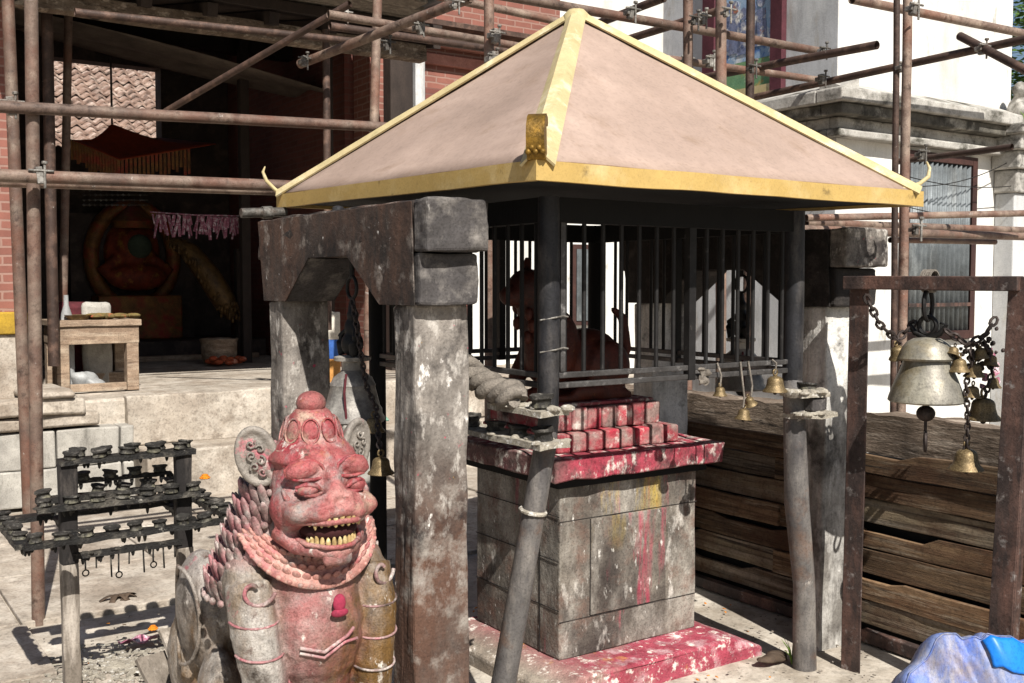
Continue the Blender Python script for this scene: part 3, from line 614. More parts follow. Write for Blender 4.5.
def big_bell():
    p = Vector(at_y(926, 402, YB)); r = 36/F*YB
    t = thing('large_bell', tuple(p), 'big weathered two tier bell with domed cap hanging from the rusty frame', 'bell')
    b = B(p)
    b.lathe(p, [(r*.97, 0), (r*1.02, .006), (r*1.0, .02), (r*.93, .05), (r*.82, .09), (r*.70, .13), (r*.64, .155), (r*.63, .163)], 40, cap=False)
    b.lathe(p, [(r*.97, 0), (r*.86, .05), (r*.6, .14), (0, .15)], 40, cap=False); build('skirt', b, 'bell_grey', t, smooth=35)
    b = B(p); b.lathe(p+Vector((0, 0, .165)), [(r*.74, 0), (r*.78, .008), (r*.74, .02), (r*.68, .045), (r*.55, .07), (r*.36, .085), (r*.1, .09), (0, .09)], 40, cap=False)
    b.lathe(p+Vector((0, 0, .165)), [(r*.74, 0), (r*.6, .02), (0, .04)], 40, cap=False); build('cap', b, 'bell_grey', t, smooth=35)
    b = B(p); b.tube([p+Vector((0, 0, .14)), p+Vector((.002, 0, -.03))], .008, 8); b.ell(p+Vector((0, 0, -.045)), (.036, .036, .032)); b.tube([p+Vector((0, 0, -.06)), p+Vector((0, 0, -.12))], .006, 8)
    b.ring(p+Vector((0, 0, -.155)), .036, .007, (.6, -.8, 0)); build('clapper', b, 'chain', t, smooth=50)
    b = B(p); top = p+Vector((0, 0, .25))
    for s in (-1, 1): b.tube([top, top+FD*.05*s+Vector((0, 0, .02)), top+FD*.075*s+Vector((0, 0, .055)), top+FD*.05*s+Vector((0, 0, .06))], [.012, .012, .009, .005], 8)
    b.ring(top+Vector((0, 0, .05)), .035, .009, FN); b.ring(top+Vector((0, 0, .13)), .05, .009, FD, sq=(.7, 1.2)); build('shackle', b, 'iron', t, smooth=50)
    return p
bp = big_bell()
b = B(at_y(930, 283, YB)); q = Vector(at_y(930, 281, YB)); 
for i in range(5): b.ring(q+FD*(i*.009-.02), .042, .005, FD, n=14, k=5)
build('binding_cord', b, 'rope', label='fawn cord wound round the frame crossbar above the big bell', cat='cord', smooth=60)
GF = 'small bells chained to the rusty bell frame'
fb = [(899, 358, 16, 'lone small bell chained left of the big two tier bell', -20), (959, 372, 17, 'small brass bell touching the big bell cap at its right', 0), (974, 377, 17, 'second small bell right of the big bell cap', 0), (990, 366, 14, 'small bell highest in the cluster beside the frame leg', 10), (993, 388, 13, 'tiny bell close against the right frame leg', 0), (983, 420, 28, 'wide brown bell hanging low in the right hand cluster', 0), (966, 470, 27, 'lowest brass bell of the cluster, hanging over the plank fence', 0), (981, 358, 13, 'tiny bell at the top middle of the cluster, between the two chains', -8), (972, 398, 15, 'small bell hanging halfway down the long cluster chain', 6), (952, 356, 12, 'smallest bell tilted against the big bell cap', 25), (908, 372, 12, 'tiny tilted bell at the left of the big bell skirt', -15)]
for (px, py, dia, lab, tl) in fb:
    top = hand_bell(px, py, 4.02 if px > 940 else 4.15, dia*1.2, lab, GF, tl)
def Y_(px): return 4.15 if px < 940 else 4.01
cp = lambda *xs: [at_y(x, y, Y_(x)) for x, y in xs]
chain(cp((866, 296), (880, 325), (897, 340), (915, 322)), 'chain slung from the left frame leg to the big bell', .04, .006)
chain(cp((996, 318), (985, 335), (968, 345), (945, 330)), 'chain slung from the right frame leg to the big bell', .04, .006)
chain(cp((968, 345), (972, 362), (966, 385), (968, 420), (966, 452)), 'long chain dangling down to the lowest bell of the cluster', .03)
chain(cp((982, 340), (988, 352), (992, 372), (985, 398)), 'short chain beside the right frame leg holding the wide brown bell', .03)
chain(cp((897, 342), (903, 365), (900, 395)), 'broken chain end hanging left of the big bell', .03)
b = B(at_y(985, 348, 4.0))
for i in range(45):
    q = Vector(at_y(random.gauss(978, 10), random.gauss(352, 9), 4.03)); b.ell(q, (random.uniform(.006, .012),)*3, us=7, vs=5)
b.jit(.004, 60); build('thread_tangle', b, 'chain', label='tangle of brown threads and links above the bell cluster', cat='tangle', smooth=60)
b = B(at_y(992, 352, 4.05))
for i in range(8):
    q = Vector(at_y(988+random.uniform(-8, 10), 352+i*5, 4.06)); b.obox(q, (.03, .01, .02), Matrix.Rotation(random.uniform(0, 3), 3, 'Y'))
b.jit(.006, 50); build('cloth_scrap', b, 'pinkflag', label='faded pink cloth scraps among the bells by the right frame leg', cat='cloth')

# ------------------------------------------------------------------ plank fence
def fence():
    U = 3.79+.18; base = at_h(880, 662, 0)
    U = 3.965
    t = thing('plank_fence', (U, 3.0, 0), 'low fence of weathered horizontal planks with broken edges', 'fence')
    O = (U, 3.0, 0); rnd = random.Random(11)
    hs = [0.06+.116*i_ for i_ in range(7)]; 
    for i, h in enumerate(hs):
        hh = .108
        segs = [(1.6, 3.55), (3.52, 5.6)] if i % 2 else [(1.7, 4.4), (4.38, 5.7)]
        for (a, c) in segs:
            poly_b = []; n = 26
            b = B(O); off = rnd.uniform(-.022, .022); slope_ = rnd.uniform(-.006, .006)
            top = []; bot = []
            notch = rnd.uniform(a+.3, c-.3); nw = rnd.uniform(.1, .25); nd = rnd.uniform(.015, .04) if rnd.random() < .6 else 0
            for k in range(n+1):
                y = a+(c-a)*k/n; tilt = (y-3)*rnd.choice((1, 1))*0
                zt = h+hh+slope_*(y-3.5)+.006*noise.noise(Vector((y*3, i, 1)))-(nd if abs(y-notch) < nw else 0)
                zb = h+slope_*(y-3.5)+.004*noise.noise(Vector((y*3, i, 7)))
                top.append((y, zt)); bot.append((y, zb))
            A = [[b.v((U+off+dx, y, z)) for (y, z) in row] for dx, row in ((0, bot), (0, top), (.028, top), (.028, bot))]
            for q in range(4):
                r0, r1 = A[q], A[(q+1) % 4]
                for k in range(n): b.f([r0[k], r0[k+1], r1[k+1], r1[k]])
            b.f([A[q][0] for q in range(4)]); b.f([A[q][-1] for q in range(3, -1, -1)])
            b.jit(.005, 4, i); build('plank', b, rnd.choice(['plank', 'plank', 'plank_grey']), t, bevel=.003)
    b = B(O); b.box(U+.052, U+.07, 1.6, 5.7, .0, .83); build('dark_gap_sheet', b, 'black_wood', t)  # black sheet added behind the planks so their gaps look dark
    for y in (2.3, 3.4, 4.5, 5.5):
        b = B(O); b.box(U+.074, U+.14, y, y+.07, -.02, .86); build('stake', b, 'plank', t)
    for (a, c) in ((1.6, 2.97), (3.19, 4.08)):
        b = B(O); b.box(U-.075, U-.03, a, c, .0, .055); b.sub(3, .3); b.jit(.004, 3); build('bottom_rail', b, 'rust', t, bevel=.004)
    # old beam lying behind
    b = B((U+.3, 3.0, 0)); b.box(U+.20, U+.34, 1.4, 5.8, .80, .985); b.sub(30, 1.0); b.sub(2, .12); b.jit(.025, 4); b.jit(.012, 14)
    build('timber_beam', b, 'beam', label='long rough hewn old beam resting on blocks behind the plank fence', cat='beam', smooth=40)
    for y in (1.9, 3.6, 5.3):
        b = B((U+.35, y, 0)); b.box(U+.24, U+.46, y, y+.3, -.01, .80); b.sub(2, .1); b.jit(.012, 5, y); build('stone_block', b, 'block', label='rough block propping the old beam behind the fence', cat='block', group='blocks under the old beam', bevel=.015)
    return U
FU = fence()

# ------------------------------------------------------------------ lamp trays on the bent posts, rope
def lamp_proto():
    o = (0, 0, 0); b = B(o)
    b.lathe(o, [(.024, 0), (.027, .003), (.024, .013), (.026, .019), (.0315, .023), (.031, .029), (.025, .027), (.012, .023), (0, .023)], 14, cap=False)
    b.jit(.0028, 38)
    return build('oil_lamp', b, 'lamp', label='small burnt oil lamp cup standing on the sooty iron rack', cat='oil lamp', group='oil lamps on the iron rack', smooth=50)
LP = lamp_proto(); lamp_used = [False]
def lamp(p, label=None, group=None, s=1.0):
    if not lamp_used[0]: o = LP; lamp_used[0] = True
    else: o = LP.copy(); C.objects.link(o)
    o.location = W(*p); o.rotation_euler = (random.uniform(-.12, .12), random.uniform(-.12, .12), random.uniform(0, 6.28))
    o.scale = (s*random.uniform(.88, 1.15), s*random.uniform(.88, 1.15), s*random.uniform(.9, 1.25))
    if label: o['label'] = label; o['group'] = group
    return o
def tray(u0, u1, v0, v1, h, label, seed):
    b = B((u0, v0, h)); b.box(u0, u1, v0, v1, h-.02, h); b.sub(5); b.jit(.008, 12, seed)
    r = random.Random(seed)
    for i in range(26):
        b.ell((r.uniform(u0, u1), r.uniform(v0, v1), h+.002), (r.uniform(.012, .03), r.uniform(.012, .03), r.uniform(.006, .014)), us=8, vs=5)
    build('lamp_shelf', b, 'wax', label=label, cat='shelf', group='waxy lamp shelves on the pavilion posts', smooth=50)
tray(2.00, 2.12, 2.80, 3.12, 1.185, 'upper waxy lamp shelf at the near bent post', 1)
tray(1.99, 2.12, 2.79, 3.62, 1.075, 'long lower waxy lamp shelf beside the near bent post', 2)
for v in (2.86, 3.02): lamp((2.05, v, 1.187), 'ash coated lamp cup on the upper shelf of the near post', 'lamps on the upper near shelf', 1.3)
for v in (2.85, 3.0, 3.15, 3.3, 3.45): lamp((2.05, v, 1.077), 'ash coated lamp cup on the long lower shelf of the near post', 'lamps on the lower near shelf', 1.25)
q0 = at_v(800, 392, 2.86)
tray(q0[0]-.05, q0[0]+.12, 2.80, 2.92, q0[2], 'upper ash covered lamp shelf in front of the right gate post', 3)
tray(q0[0]-.03, q0[0]+.16, 2.80, 2.92, q0[2]-.088, 'lower ash covered lamp shelf in front of the right gate post', 4)
b = B((q0[0], 2.86, q0[2]-.08)); b.box(q0[0]+.02, q0[0]+.10, 2.81, 2.90, q0[2]-.078, q0[2]-.024); build('brick', b, 'corbel', label='grey brick wedged between the two shelves at the right gate post', cat='brick', bevel=.006)
lamp((q0[0]+.03, 2.85, q0[2]+.004), 'single lamp cup on the upper shelf at the right gate post', 'lamps by the right gate post', 1.2)
def rope():
    p0 = Vector(at_u(462, 366, 1.93)); p1 = Vector(at_u(519, 397, 2.02)); b = B(p0)
    n = 60
    for ph in (0, math.pi*2/3, math.pi*4/3):
        pts = []
        for i in range(n+1):
            s = i/n; c = p0.lerp(p1, s)+Vector((0, 0, -.02*math.sin(math.pi*s)))
            a = ph+s*2*math.pi*1.9; d = (p1-p0).normalized(); x = d.cross(Vector((0, 0, 1))).normalized(); y = x.cross(d)
            pts.append(c+(x*math.cos(a)+y*math.sin(a))*(.030+.005*math.sin(s*17)))
        b.tube(pts, [.0235+.005*noise.noise(Vector((i*.3, ph, 0))) for i in range(n+1)], 9)
    build('twisted_rope', b, 'rope', label='thick twisted grey cloth rope tied behind the speckled gate post', cat='rope', smooth=60)
rope()
# ------------------------------------------------------------------ candle rack
def rack():
    LPo = UV(-1.73, 4.05); O = (LPo[0]+.22, LPo[1], 0)
    t = thing('lamp_rack', O, 'sooty two legged rack with three tiers of oil lamps left of the lion', 'lamp rack')
    u0, v0 = LPo[0], LPo[1]
    for du, tw in ((0, .0), (.447, .01)):
        b = B(O); b.beam((u0+du+tw, v0, -.02), (u0+du, v0, .52), .062, .05, (0, 1, 0)); b.sub(4, .1); b.jit(.006, 7, du); build('leg', b, 'grey_wood', t, bevel=.006)
        b = B(O); b.beam((u0+du, v0, .515), (u0+du, v0, .91), .064, .052, (0, 1, 0)); b.sub(4, .08); b.jit(.007, 9, du+1); build('burnt_leg_top', b, 'charred', t, bevel=.006)
    def bar(p, q, w=.055, hgt=.020, sd=0):
        b = B(O); b.beam(p, q, w, hgt); b.sub(10, .1); b.jit(.006, 18, sd)
        r = random.Random(sd)
        p = Vector(p); q = Vector(q)
        for i in range(14):                            # tar and ash drips
            c = p.lerp(q, r.random()); b.ell(c+Vector((0, 0, -.012)), (.008, .008, r.uniform(.01, .03)), us=7, vs=5); b.ell(p.lerp(q, r.random())+Vector((r.uniform(-.01, .01), r.uniform(-.01, .01), .008)), (r.uniform(.01, .02), r.uniform(.01, .02), .006), us=7, vs=5)
        build('shelf_bar', b, 'rack_iron', t, smooth=45)
    A0, A1, Bf, Bk = u0-.2, u0+.585, v0-.25, v0+.25
    h1, h2, h3 = .66, .745, .915
    bar((A0, Bf, h1), (A1, Bf, h1), sd=1); bar((A0, Bk, h1), (A1, Bk, h1), sd=2); bar((A0, Bf, h1), (A0, Bk, h1), sd=3); bar((A1, Bf, h1), (A1, Bk, h1), sd=4)
    bar((u0-.12, v0-.045, h2), (u0+.5, v0-.045, h2), .06, .018, 5); bar((u0-.1, v0+.09, h2+.01), (u0+.5, v0+.09, h2+.01), sd=6)
    bar((u0-.03, v0, h3), (u0+.49, v0, h3), .085, .02, 7)
    bar((u0+.03, v0+.06, h2+.075), (u0+.42, v0+.06, h2+.075), .03, .012, 9)
    bar((u0+.02, v0-.02, .545), (u0+.43, v0-.02, .545), .025, .022, 8)
    for du in (0, .447): bar((u0+du, Bf, h1-.008), (u0+du, Bk, h1-.008), .03, .014, 20+int(du*10))
    r = random.Random(4)
    for i in range(9):
        uu = u0+.06+i*.042+r.uniform(-.008, .008); ln = r.uniform(.05, .11); b = B(O)
        b.tube([(uu, v0-.02, .54), (uu+r.uniform(-.004, .004), v0-.022, .54-ln)], .0035, 6)
        if i % 3 == 0: b.ring((uu, v0-.022, .54-ln-.012), .012, .003, (0, 1, 0), 10, 5)
        build('hanging_nail', b, 'rack_iron', t)
    z = .008
    for i in range(9): lamp((A0+.04+i*.0885, Bf, h1+z))
    for i in range(5): lamp((A0, Bf+.09+i*.1, h1+z))
    for i in range(6): lamp((A1, Bf+.07+i*.085, h1+z))
    for i in range(7): lamp((u0-.09+i*.095, v0-.045, h2+z+.004))
    for i in range(6): lamp((u0-.07+i*.1, v0+.09, h2+z+.01))
    for i in range(5):
        lamp((u0+.01+i*.105, v0-.022, h3+z+.004)); lamp((u0+.045+i*.105, v0+.026, h3+z+.004))
    for i in range(4): lamp((u0+.07+i*.1, v0+.06, h2+.075+z))
    return O
RK = rack()
def flower(p, label):
    b = B(p)
    for k in range(3):
        for i in range(9):
            a = i*.7+k; rr = .016-.005*k; b.ell((p[0]+rr*math.cos(a), p[1]+rr*math.sin(a), p[2]+.006+.006*k), (.008, .006, .005), us=7, vs=5)
    build('marigold', b, 'orange', label=label, cat='flower', smooth=60)
flower((RK[0]+.36, RK[1]+.13, .765), 'orange marigold lying among the lamps at the rack right end')
flower(at_h(153, 630, .0), 'orange marigold fallen on the ground near the splintered boards')

# ------------------------------------------------------------------ lion
def lion():
    O = (1.205, 2.87, 0)
    t = thing('lion_statue', (O[0], O[1], 0), 'seated guardian lion statue smeared with pink and red pigment', 'statue')
    t.scale = (.88,)*3; t.location = W(1.185, 2.86, .155)
    X = lambda x, y, z: (O[0]+x, O[1]+y, O[2]+z)
    b = B(O)
    rot = lambda ax, d: Matrix.Rotation(R_(d), 3, ax)
    # head
    b.ell(X(0, -.11, 1.0), (.143, .155, .150)); b.ell(X(0, -.13, .935), (.137, .13, .105))
    b.ell(X(0, -.10, 1.085), (.135, .125, .07))
    for s in (-1, 1):
        b.ell(X(s*.105, -.165, .945), (.06, .085, .075))                          # broad cheeks
        b.ell(X(s*.082, -.222, 1.074), (.062, .032, .034), rot('Y', s*14))        # brow pads
        b.ell(X(s*.112, -.245, .945), (.045, .05, .034), rot('Y', -s*20))         # cheek puff
        b.ell(X(s*.050, -.276, .944), (.056, .054, .032), rot('Z', -s*14))        # flat wide upper lip lobes
        b.ell(X(s*.026, -.305, .994), (.020, .020, .015))                         # nostril wings
        b.tube([X(s*.035, -.30, 1.0), X(s*.07, -.29, .985), X(s*.11, -.262, .975), X(s*.13, -.22, .985)], [.010, .013, .012, .006], 8)   # snarl folds
        b.tube([X(s*.03, -.325, .972), X(s*.07, -.315, .962), X(s*.115, -.27, .95)], [.008, .011, .007], 8)
    b.ell(X(0, -.268, 1.0), (.036, .05, .042)); b.ell(X(0, -.305, 1.002), (.016, .016, .014)); b.ell(X(0, -.255, 1.05), (.03, .032, .03))
    b.ell(X(0, -.282, .952), (.088, .056, .032))
    b.ell(X(0, -.225, .828), (.088, .085, .028)); b.ell(X(0, -.275, .818), (.060, .04, .028))  # lower jaw
    for s in (-1, 1): b.tube([X(s*.125, -.14, .875), X(s*.098, -.21, .832), X(s*.052, -.275, .824)], [.042, .028, .022], 8)
    # crown
    b.lathe(X(0, -.095, 1.085), [(.148, 0), (.140, .02), (.118, .045), (.096, .07), (.082, .115), (.066, .145), (.050, .160), (.0, .165)], 20)
    # neck, chest, trunk
    b.tube([X(0, -.08, 1.0), X(0, -.01, .85), X(0, .02, .70)], [.12, .165, .20], 16)
    b.ell(X(0, -.06, .66), (.175, .15, .17)); b.ell(X(0, -.10, .53), (.165, .15, .22)); b.ell(X(0, -.08, .36), (.13, .13, .16))
    b.tube([X(0, 0, .70), X(0, .18, .60), X(0, .36, .44), X(0, .5, .3)], [.19, .2, .21, .17], 16)
    for s in (-1, 1):
        b.ell(X(s*.195, -.03, .685), (.085, .10, .11))
        b.tube([X(s*.205, -.07, .70), X(s*.205, -.12, .56), X(s*.185, -.15, .40), X(s*.175, -.15, .22), X(s*.175, -.16, .06)], [.08, .079, .070, .064, .066], 12)
        b.ell(X(s*.175, -.21, .045), (.08, .11, .05))
        b.ell(X(s*.205, .37, .50), (.095, .17, .215), rot('X', -18)); b.ell(X(s*.2, .5, .3), (.1, .14, .2))
        b.ell(X(s*.215, .2, .22), (.075, .12, .2)); b.ell(X(s*.21, .09, .05), (.075, .15, .05))
    b.tube([X(0, .62, .1), X(0, .72, .25), X(0, .70, .5), X(0, .6, .62), X(0, .55, .55)], [.05, .05, .055, .06, .03], 10)
    r = remeshed(b, .0075, 2, .5); r.jit(.0022, 34); r.jit(.0018, 75)
    build('body', r, 'lion', t, smooth=80)
    b = B(O); b.box(O[0]-.32, O[0]+.32, O[1]-.38, O[1]+.75, -.20, .012); build('pedestal', b, 'block', t, bevel=.01)
    # crown details
    b = B(O); c = X(0, -.095, 0)
    b.ell((c[0], c[1], 1.262), (.048, .048, .040), us=16, vs=10); b.ring((c[0], c[1], 1.232), .050, .009, (0, 0, 1), 22, 8)
    for i in range(9):
        a = 2*math.pi*i/9+.1; p = (c[0]+.078*math.cos(a), c[1]+.078*math.sin(a), 1.182)
        m = Matrix.Rotation(a, 3, 'Z') @ Matrix.Rotation(R_(-18), 3, 'Y'); b.ell(p, (.016, .03, .038), m, 12, 8)
        q = Vector(p)+Vector((.012*math.cos(a), .012*math.sin(a), 0)); b.ring(q, .027, .0035, Vector((math.cos(a), math.sin(a), .3)), 14, 6, sq=(1, 1.45))
    b.ring((c[0], c[1], 1.118), .122, .004, (0, 0, 1), 30, 7); build('crown', b, 'lion', t, smooth=60)
    # eyes
    for s in (-1, 1):
        b = B(O); b.ell(X(s*.080, -.252, 1.014), (.035, .026, .021), rot('Z', s*18) @ rot('Y', s*8)); build('eyeball', b, 'lion', t, smooth=80)
        b = B(O)
        for dz in (.016, -.016):
            b.tube([X(s*.040, -.268, 1.008+dz*.2), X(s*.062, -.272, 1.012+dz), X(s*.09, -.263, 1.016+dz), X(s*.115, -.24, 1.018+dz*.2)], [.005, .0085, .0085, .005], 8)
        b.tube([X(s*.022, -.246, 1.046), X(s*.055, -.247, 1.043), X(s*.085, -.244, 1.042), X(s*.115, -.234, 1.046), X(s*.136, -.217, 1.056), X(s*.138, -.210, 1.074), X(s*.118, -.222, 1.094), X(s*.085, -.234, 1.103), X(s*.055, -.238, 1.100), X(s*.028, -.240, 1.082), X(s*.020, -.244, 1.064)], .006, 8, closed=True)
        build('eyelid', b, 'lion', t, smooth=70)
        # cheek flames and whisker grooves
        b = B(O)
        for k in range(3):
            b.tube([X(s*.085, -.285+.01*k, .93+.018*k), X(s*.115, -.255+.01*k, .925+.02*k), X(s*.135, -.215, .94+.024*k), X(s*.138, -.19, .965+.022*k)], [.010, .011, .010, .005], 8)
        b.ring(X(s*.118, -.238, .958), .02, .007, (s*.7, -.7, .1), 14, 7); build('cheek_scroll', b, 'lion', t, smooth=70)
        # ear: thick shell with carved scroll
        ctr = Vector(X(s*.165, -.05, 1.10)); m = rot('Z', s*24) @ rot('Y', s*14)
        b = B(O); b.ell(ctr, (.058, .03, .09), m, 20, 12)
        b.tube([ctr+m @ Vector((.057*math.cos(a), -.016, .089*math.sin(a))) for a in [2*math.pi*i/26 for i in range(26)]], .013, 8, closed=True)
        build('ear', remeshed(b, .007, 1), 'lion_ear', t, smooth=70)
        b = B(O)
        for (dx, dz, rr, ph) in ((-.008, .045, .015, 0), (.016, .022, .012, 2), (-.014, .008, .014, 4), (.010, -.014, .014, 1), (-.014, -.03, .012, 3), (.006, -.05, .012, 5)):
            cc_ = ctr+m @ Vector((dx, -.028, dz)); b.tube([cc_+m @ Vector(((.003+rr*k/9)*math.cos(ph+k*.75), -.004, (.003+rr*k/9)*math.sin(ph+k*.75))) for k in range(10)], .0042, 6)
        build('ear_carving', b, 'lion_ear', t, smooth=70)
    # mouth: dark inside and teeth
    b = B(O); b.ell(X(0, -.21, .882), (.092, .105, .042)); build('mouth_inside', b, 'mouth', t, smooth=70)
    for top in (1, 0):
        b = B(O); n = 13
        for i in range(n):
            a = math.pi*(i+.5)/n; rx, ry = (.088, .095) if top else (.075, .088)
            px = -math.cos(a)*rx; py = -.232-math.sin(a)*ry*(.95 if top else .9); big = 1.4 if i in (2, n-3) else .95+.1*(i % 2)
            if top: b.lathe(X(px, py-.004, .922-.024*big), [(.002, .006), (.006, .010*big), (.0078, .022*big), (.008, .036)], 8)
            else: b.lathe(X(px, py+.004, .842), [(.008, 0), (.0078, .016), (.005, .024*big), (.001, .029*big)], 8)
        build('upper_teeth' if top else 'lower_teeth', b, 'teeth', t, smooth=50)
    b = B(O)
    for i in range(5):                                  # chin tuft
        b.ell(X((i-2)*.017, -.300+.006*abs(i-2), .802), (.016, .016, .026), us=10, vs=6)
    b = remeshed(b, .005, 3)
    build('beard', b, 'lion', t, smooth=70)
    b = B(O)
    for k in range(2):                                  # lip ridge
        b.tube([X(-.115+.0*k, -.21, .905), X(-.094, -.266, .916), X(-.05, -.320, .918), X(0, -.331, .922), X(.05, -.320, .918), X(.094, -.266, .916), X(.115, -.21, .905)], .009, 8)
    b.tube([X(-.11, -.19, .862), X(-.088, -.26, .846), X(-.042, -.306, .840), X(0, -.313, .838), X(.042, -.306, .840), X(.088, -.26, .846), X(.11, -.19, .862)], .008, 8)
    build('lips', b, 'lion', t, smooth=70)
    # mane: rows of hanging locks round the back and sides of the neck
    b = B(O)
    rows = 9
    for k in range(rows):
        s = k/(rows-1); z = 1.07-.40*s; rx = .150+.135*s; ry = .13+.12*s; cy = .0+.06*s
        n = 22+int(8*s)
        for i in range(n):
            a = -.32*math.pi + (i+.5*(k % 2))/n*1.64*math.pi   # gap at the face
            if math.sin(a) < -.72+.10*s: continue
            p = X(rx*math.cos(a), cy+ry*math.sin(a), z)
            m = Matrix.Rotation(a, 3, 'Z') @ Matrix.Rotation(R_(16), 3, 'Y') @ Matrix.Rotation(R_(8), 3, 'X')
            b.ell(p, (.0095, .0175, .046+.006*math.sin(i*2.3+k)), m, 9, 7); b.ell(Vector(p)+Vector((.011*math.cos(a), .011*math.sin(a), -.036)), (.010, .0145, .013), m, 8, 6)
    build('mane_locks', b, 'lion_mane', t, smooth=70)
    b = B(O); b.lathe(X(0, 0, 0), [(.001, .66), (.275, .655), (.265, .70), (.21, .86), (.145, 1.06), (.001, 1.1)], 30)
    for v in b.bm.verts:
        s = max(0, min(1, (1.06-v.co.z)/.36)); v.co.y = v.co.y*.93 + .0+.06*s + .012
        if v.co.y < -.11: v.co.y = -.11
    build('mane', b, 'lion_mane', t, smooth=70)
    # collar of scales: U shaped over the chest
    b = B(O)
    for k in range(4):
        n = 20
        for i in range(n+1):
            q = min(1, (i+.5*(k % 2))/n); ang = math.pi*(q)           # 0..pi from right to left over the front
            rx = .150+.018*k; x = rx*math.cos(ang)*1.12; y = -.055-(.125+.012*k)*math.sin(ang); z = .845-(.075+.022*k)*math.sin(ang)**1.1+.02*(1-math.sin(ang))-.004*k
            m = Matrix.Rotation(math.atan2(y+.055, x), 3, 'Z') @ Matrix.Rotation(R_(35), 3, 'Y')
            b.ell(X(x, y, z), (.0075, .0150 if k < 3 else .010, .021 if k < 3 else .010), m, 10, 7)
    build('collar', b, 'lion_collar', t, smooth=70)
    # underlying collar band
    b = B(O); 
    def fc(a_, c_):
        ang = math.pi*a_; k = -1+c_*4.4
        rx = .150+.018*k; return X(rx*math.cos(ang)*1.10, -.055-(.120+.012*k)*math.sin(ang), .848-(.075+.022*k)*math.sin(ang)**1.1+.02*(1-math.sin(ang))-.004*k)
    b.grid(fc, 30, 6); build('collar_band', b, 'lion_collar', t, smooth=70, solid=.012)
    # shoulder scrolls, leg rings, chest tassels
    for s in (-1, 1):
        b = B(O)
        c = Vector(X(s*.215, -.152, .700)); nn = Vector((s*.35, -.93, .1)); m = nn.to_track_quat('Z', 'Y').to_matrix()
        b.tube([c+m @ Vector(((.008+.0105*a)*math.cos(a*1.0+1), (.008+.0105*a)*math.sin(a+1), .004+.010*(1-a/5.2))) for a in [i*.3 for i in range(18)]], .007, 7)
        build('shoulder_scroll', b, 'lion_mane', t, smooth=70)
    for s in (-1, 1):
        for (z, yc, rr, xc) in ((.60, -.11, .080, .205), (.50, -.132, .077, .197), (.40, -.15, .073, .185)):
            b = B(O); b.tube([X(s*xc+rr*1.0*math.cos(a), yc+rr*math.sin(a), z-.012*abs(math.sin(a))) for a in [math.pi*(1+i/14) for i in range(15)]], .004, 6)
            build('leg_ring', b, 'lion_mane', t, smooth=70)
    b = B(O); p = Vector(X(.02, -.255, .645)); b.ell(p, (.022, .012, .03)); b.ell(p+Vector((0, -.002, -.03)), (.03, .012, .014)); build('pendant', b, M('red_tika', '9a3048', '7a2438', 20), t, smooth=60)
    b = B(O); b.tube([X(-.10, -.225, .515), X(-.03, -.252, .497), X(.05, -.250, .535), X(.075, -.243, .555)], .006, 7); b.tube([X(-.10, -.222, .498), X(-.03, -.25, .478), X(.04, -.248, .515), X(.09, -.235, .515)], .005, 7); build('chest_cord', b, 'lion_mane', t, smooth=60)
    for s in (-1, 1):                                   # raised outline on the haunch
        b = B(O); c = Vector(X(s*.30, .36, .50))
        b.tube([c+Vector((-s*.03*(abs(math.cos(a))), .13*math.cos(a), .17*math.sin(a))) for a in [2*math.pi*i/24 for i in range(24)]], .007, 7, closed=True); build('haunch_outline', b, 'lion', t, smooth=60)
lion()
# ------------------------------------------------------------------ splintered boards, debris near the lion
for i, (x0, y0, x1, y1, w, lab) in enumerate([(150, 655, 186, 735, .11, 'widest grey splintered board leaning by the lion hind leg'), (165, 628, 205, 720, .06, 'narrow upright splinter board between the wide board and the lion'), (176, 652, 214, 730, .05, 'short dark edged board right beside the lion haunch')]):
    p = Vector(at_y(x0, y0, 3.55+.04*i)); q = Vector(at_y(x1, y1, 3.45+.03*i)); q.z = max(q.z, .0)
    b = B(q); b.beam(p, q, w, .018, (.3, -.8, .5)); b.sub(5, .08); b.jit(.008, 9, i); build('broken_board', b, 'grey_wood', label=lab, cat='board', group='splintered boards by the lion', bevel=.002)
b = B(at_h(120, 660)); r = random.Random(2); cc = at_h(118, 668)
for i in range(420):
    a = r.uniform(0, 6.28); d = abs(r.gauss(0, .22)); p = (cc[0]+d*math.cos(a)*1.1, cc[1]+d*math.sin(a)*.8, .012)
    b.obox(p, (r.uniform(.01, .05), r.uniform(.006, .02), .006), Matrix.Rotation(r.uniform(0, 6), 3, 'Z') @ Matrix.Rotation(r.uniform(-.4, .4), 3, 'X'))
build('ash_litter', b, 'wax', label='scatter of pale ash and wax bits on the ground below the lamp rack', cat='ash', kind='stuff')
b = B(at_h(300, 560)); r = random.Random(9)
for i in range(150):
    p = at_h(r.uniform(20, 400), r.uniform(490, 680)); q = r.uniform(.004, .018)
    b.obox((p[0], p[1], .010), (q, q*.6, .003), Matrix.Rotation(r.uniform(0, 6), 3, 'Z') @ Matrix.Rotation(r.uniform(-.4, .4), 3, 'X'))
for i in range(110):
    p = at_h(r.uniform(690, 880), r.uniform(600, 683)); q = r.uniform(.004, .015)
    b.obox((p[0], p[1], .004), (q, q*.6, .003), Matrix.Rotation(r.uniform(0, 6), 3, 'Z') @ Matrix.Rotation(r.uniform(-.4, .4), 3, 'X'))
build('leaf_litter', b, 'grey_wood', label='dry leaf crumbs and chips scattered over the dusty ground', cat='litter', kind='stuff')
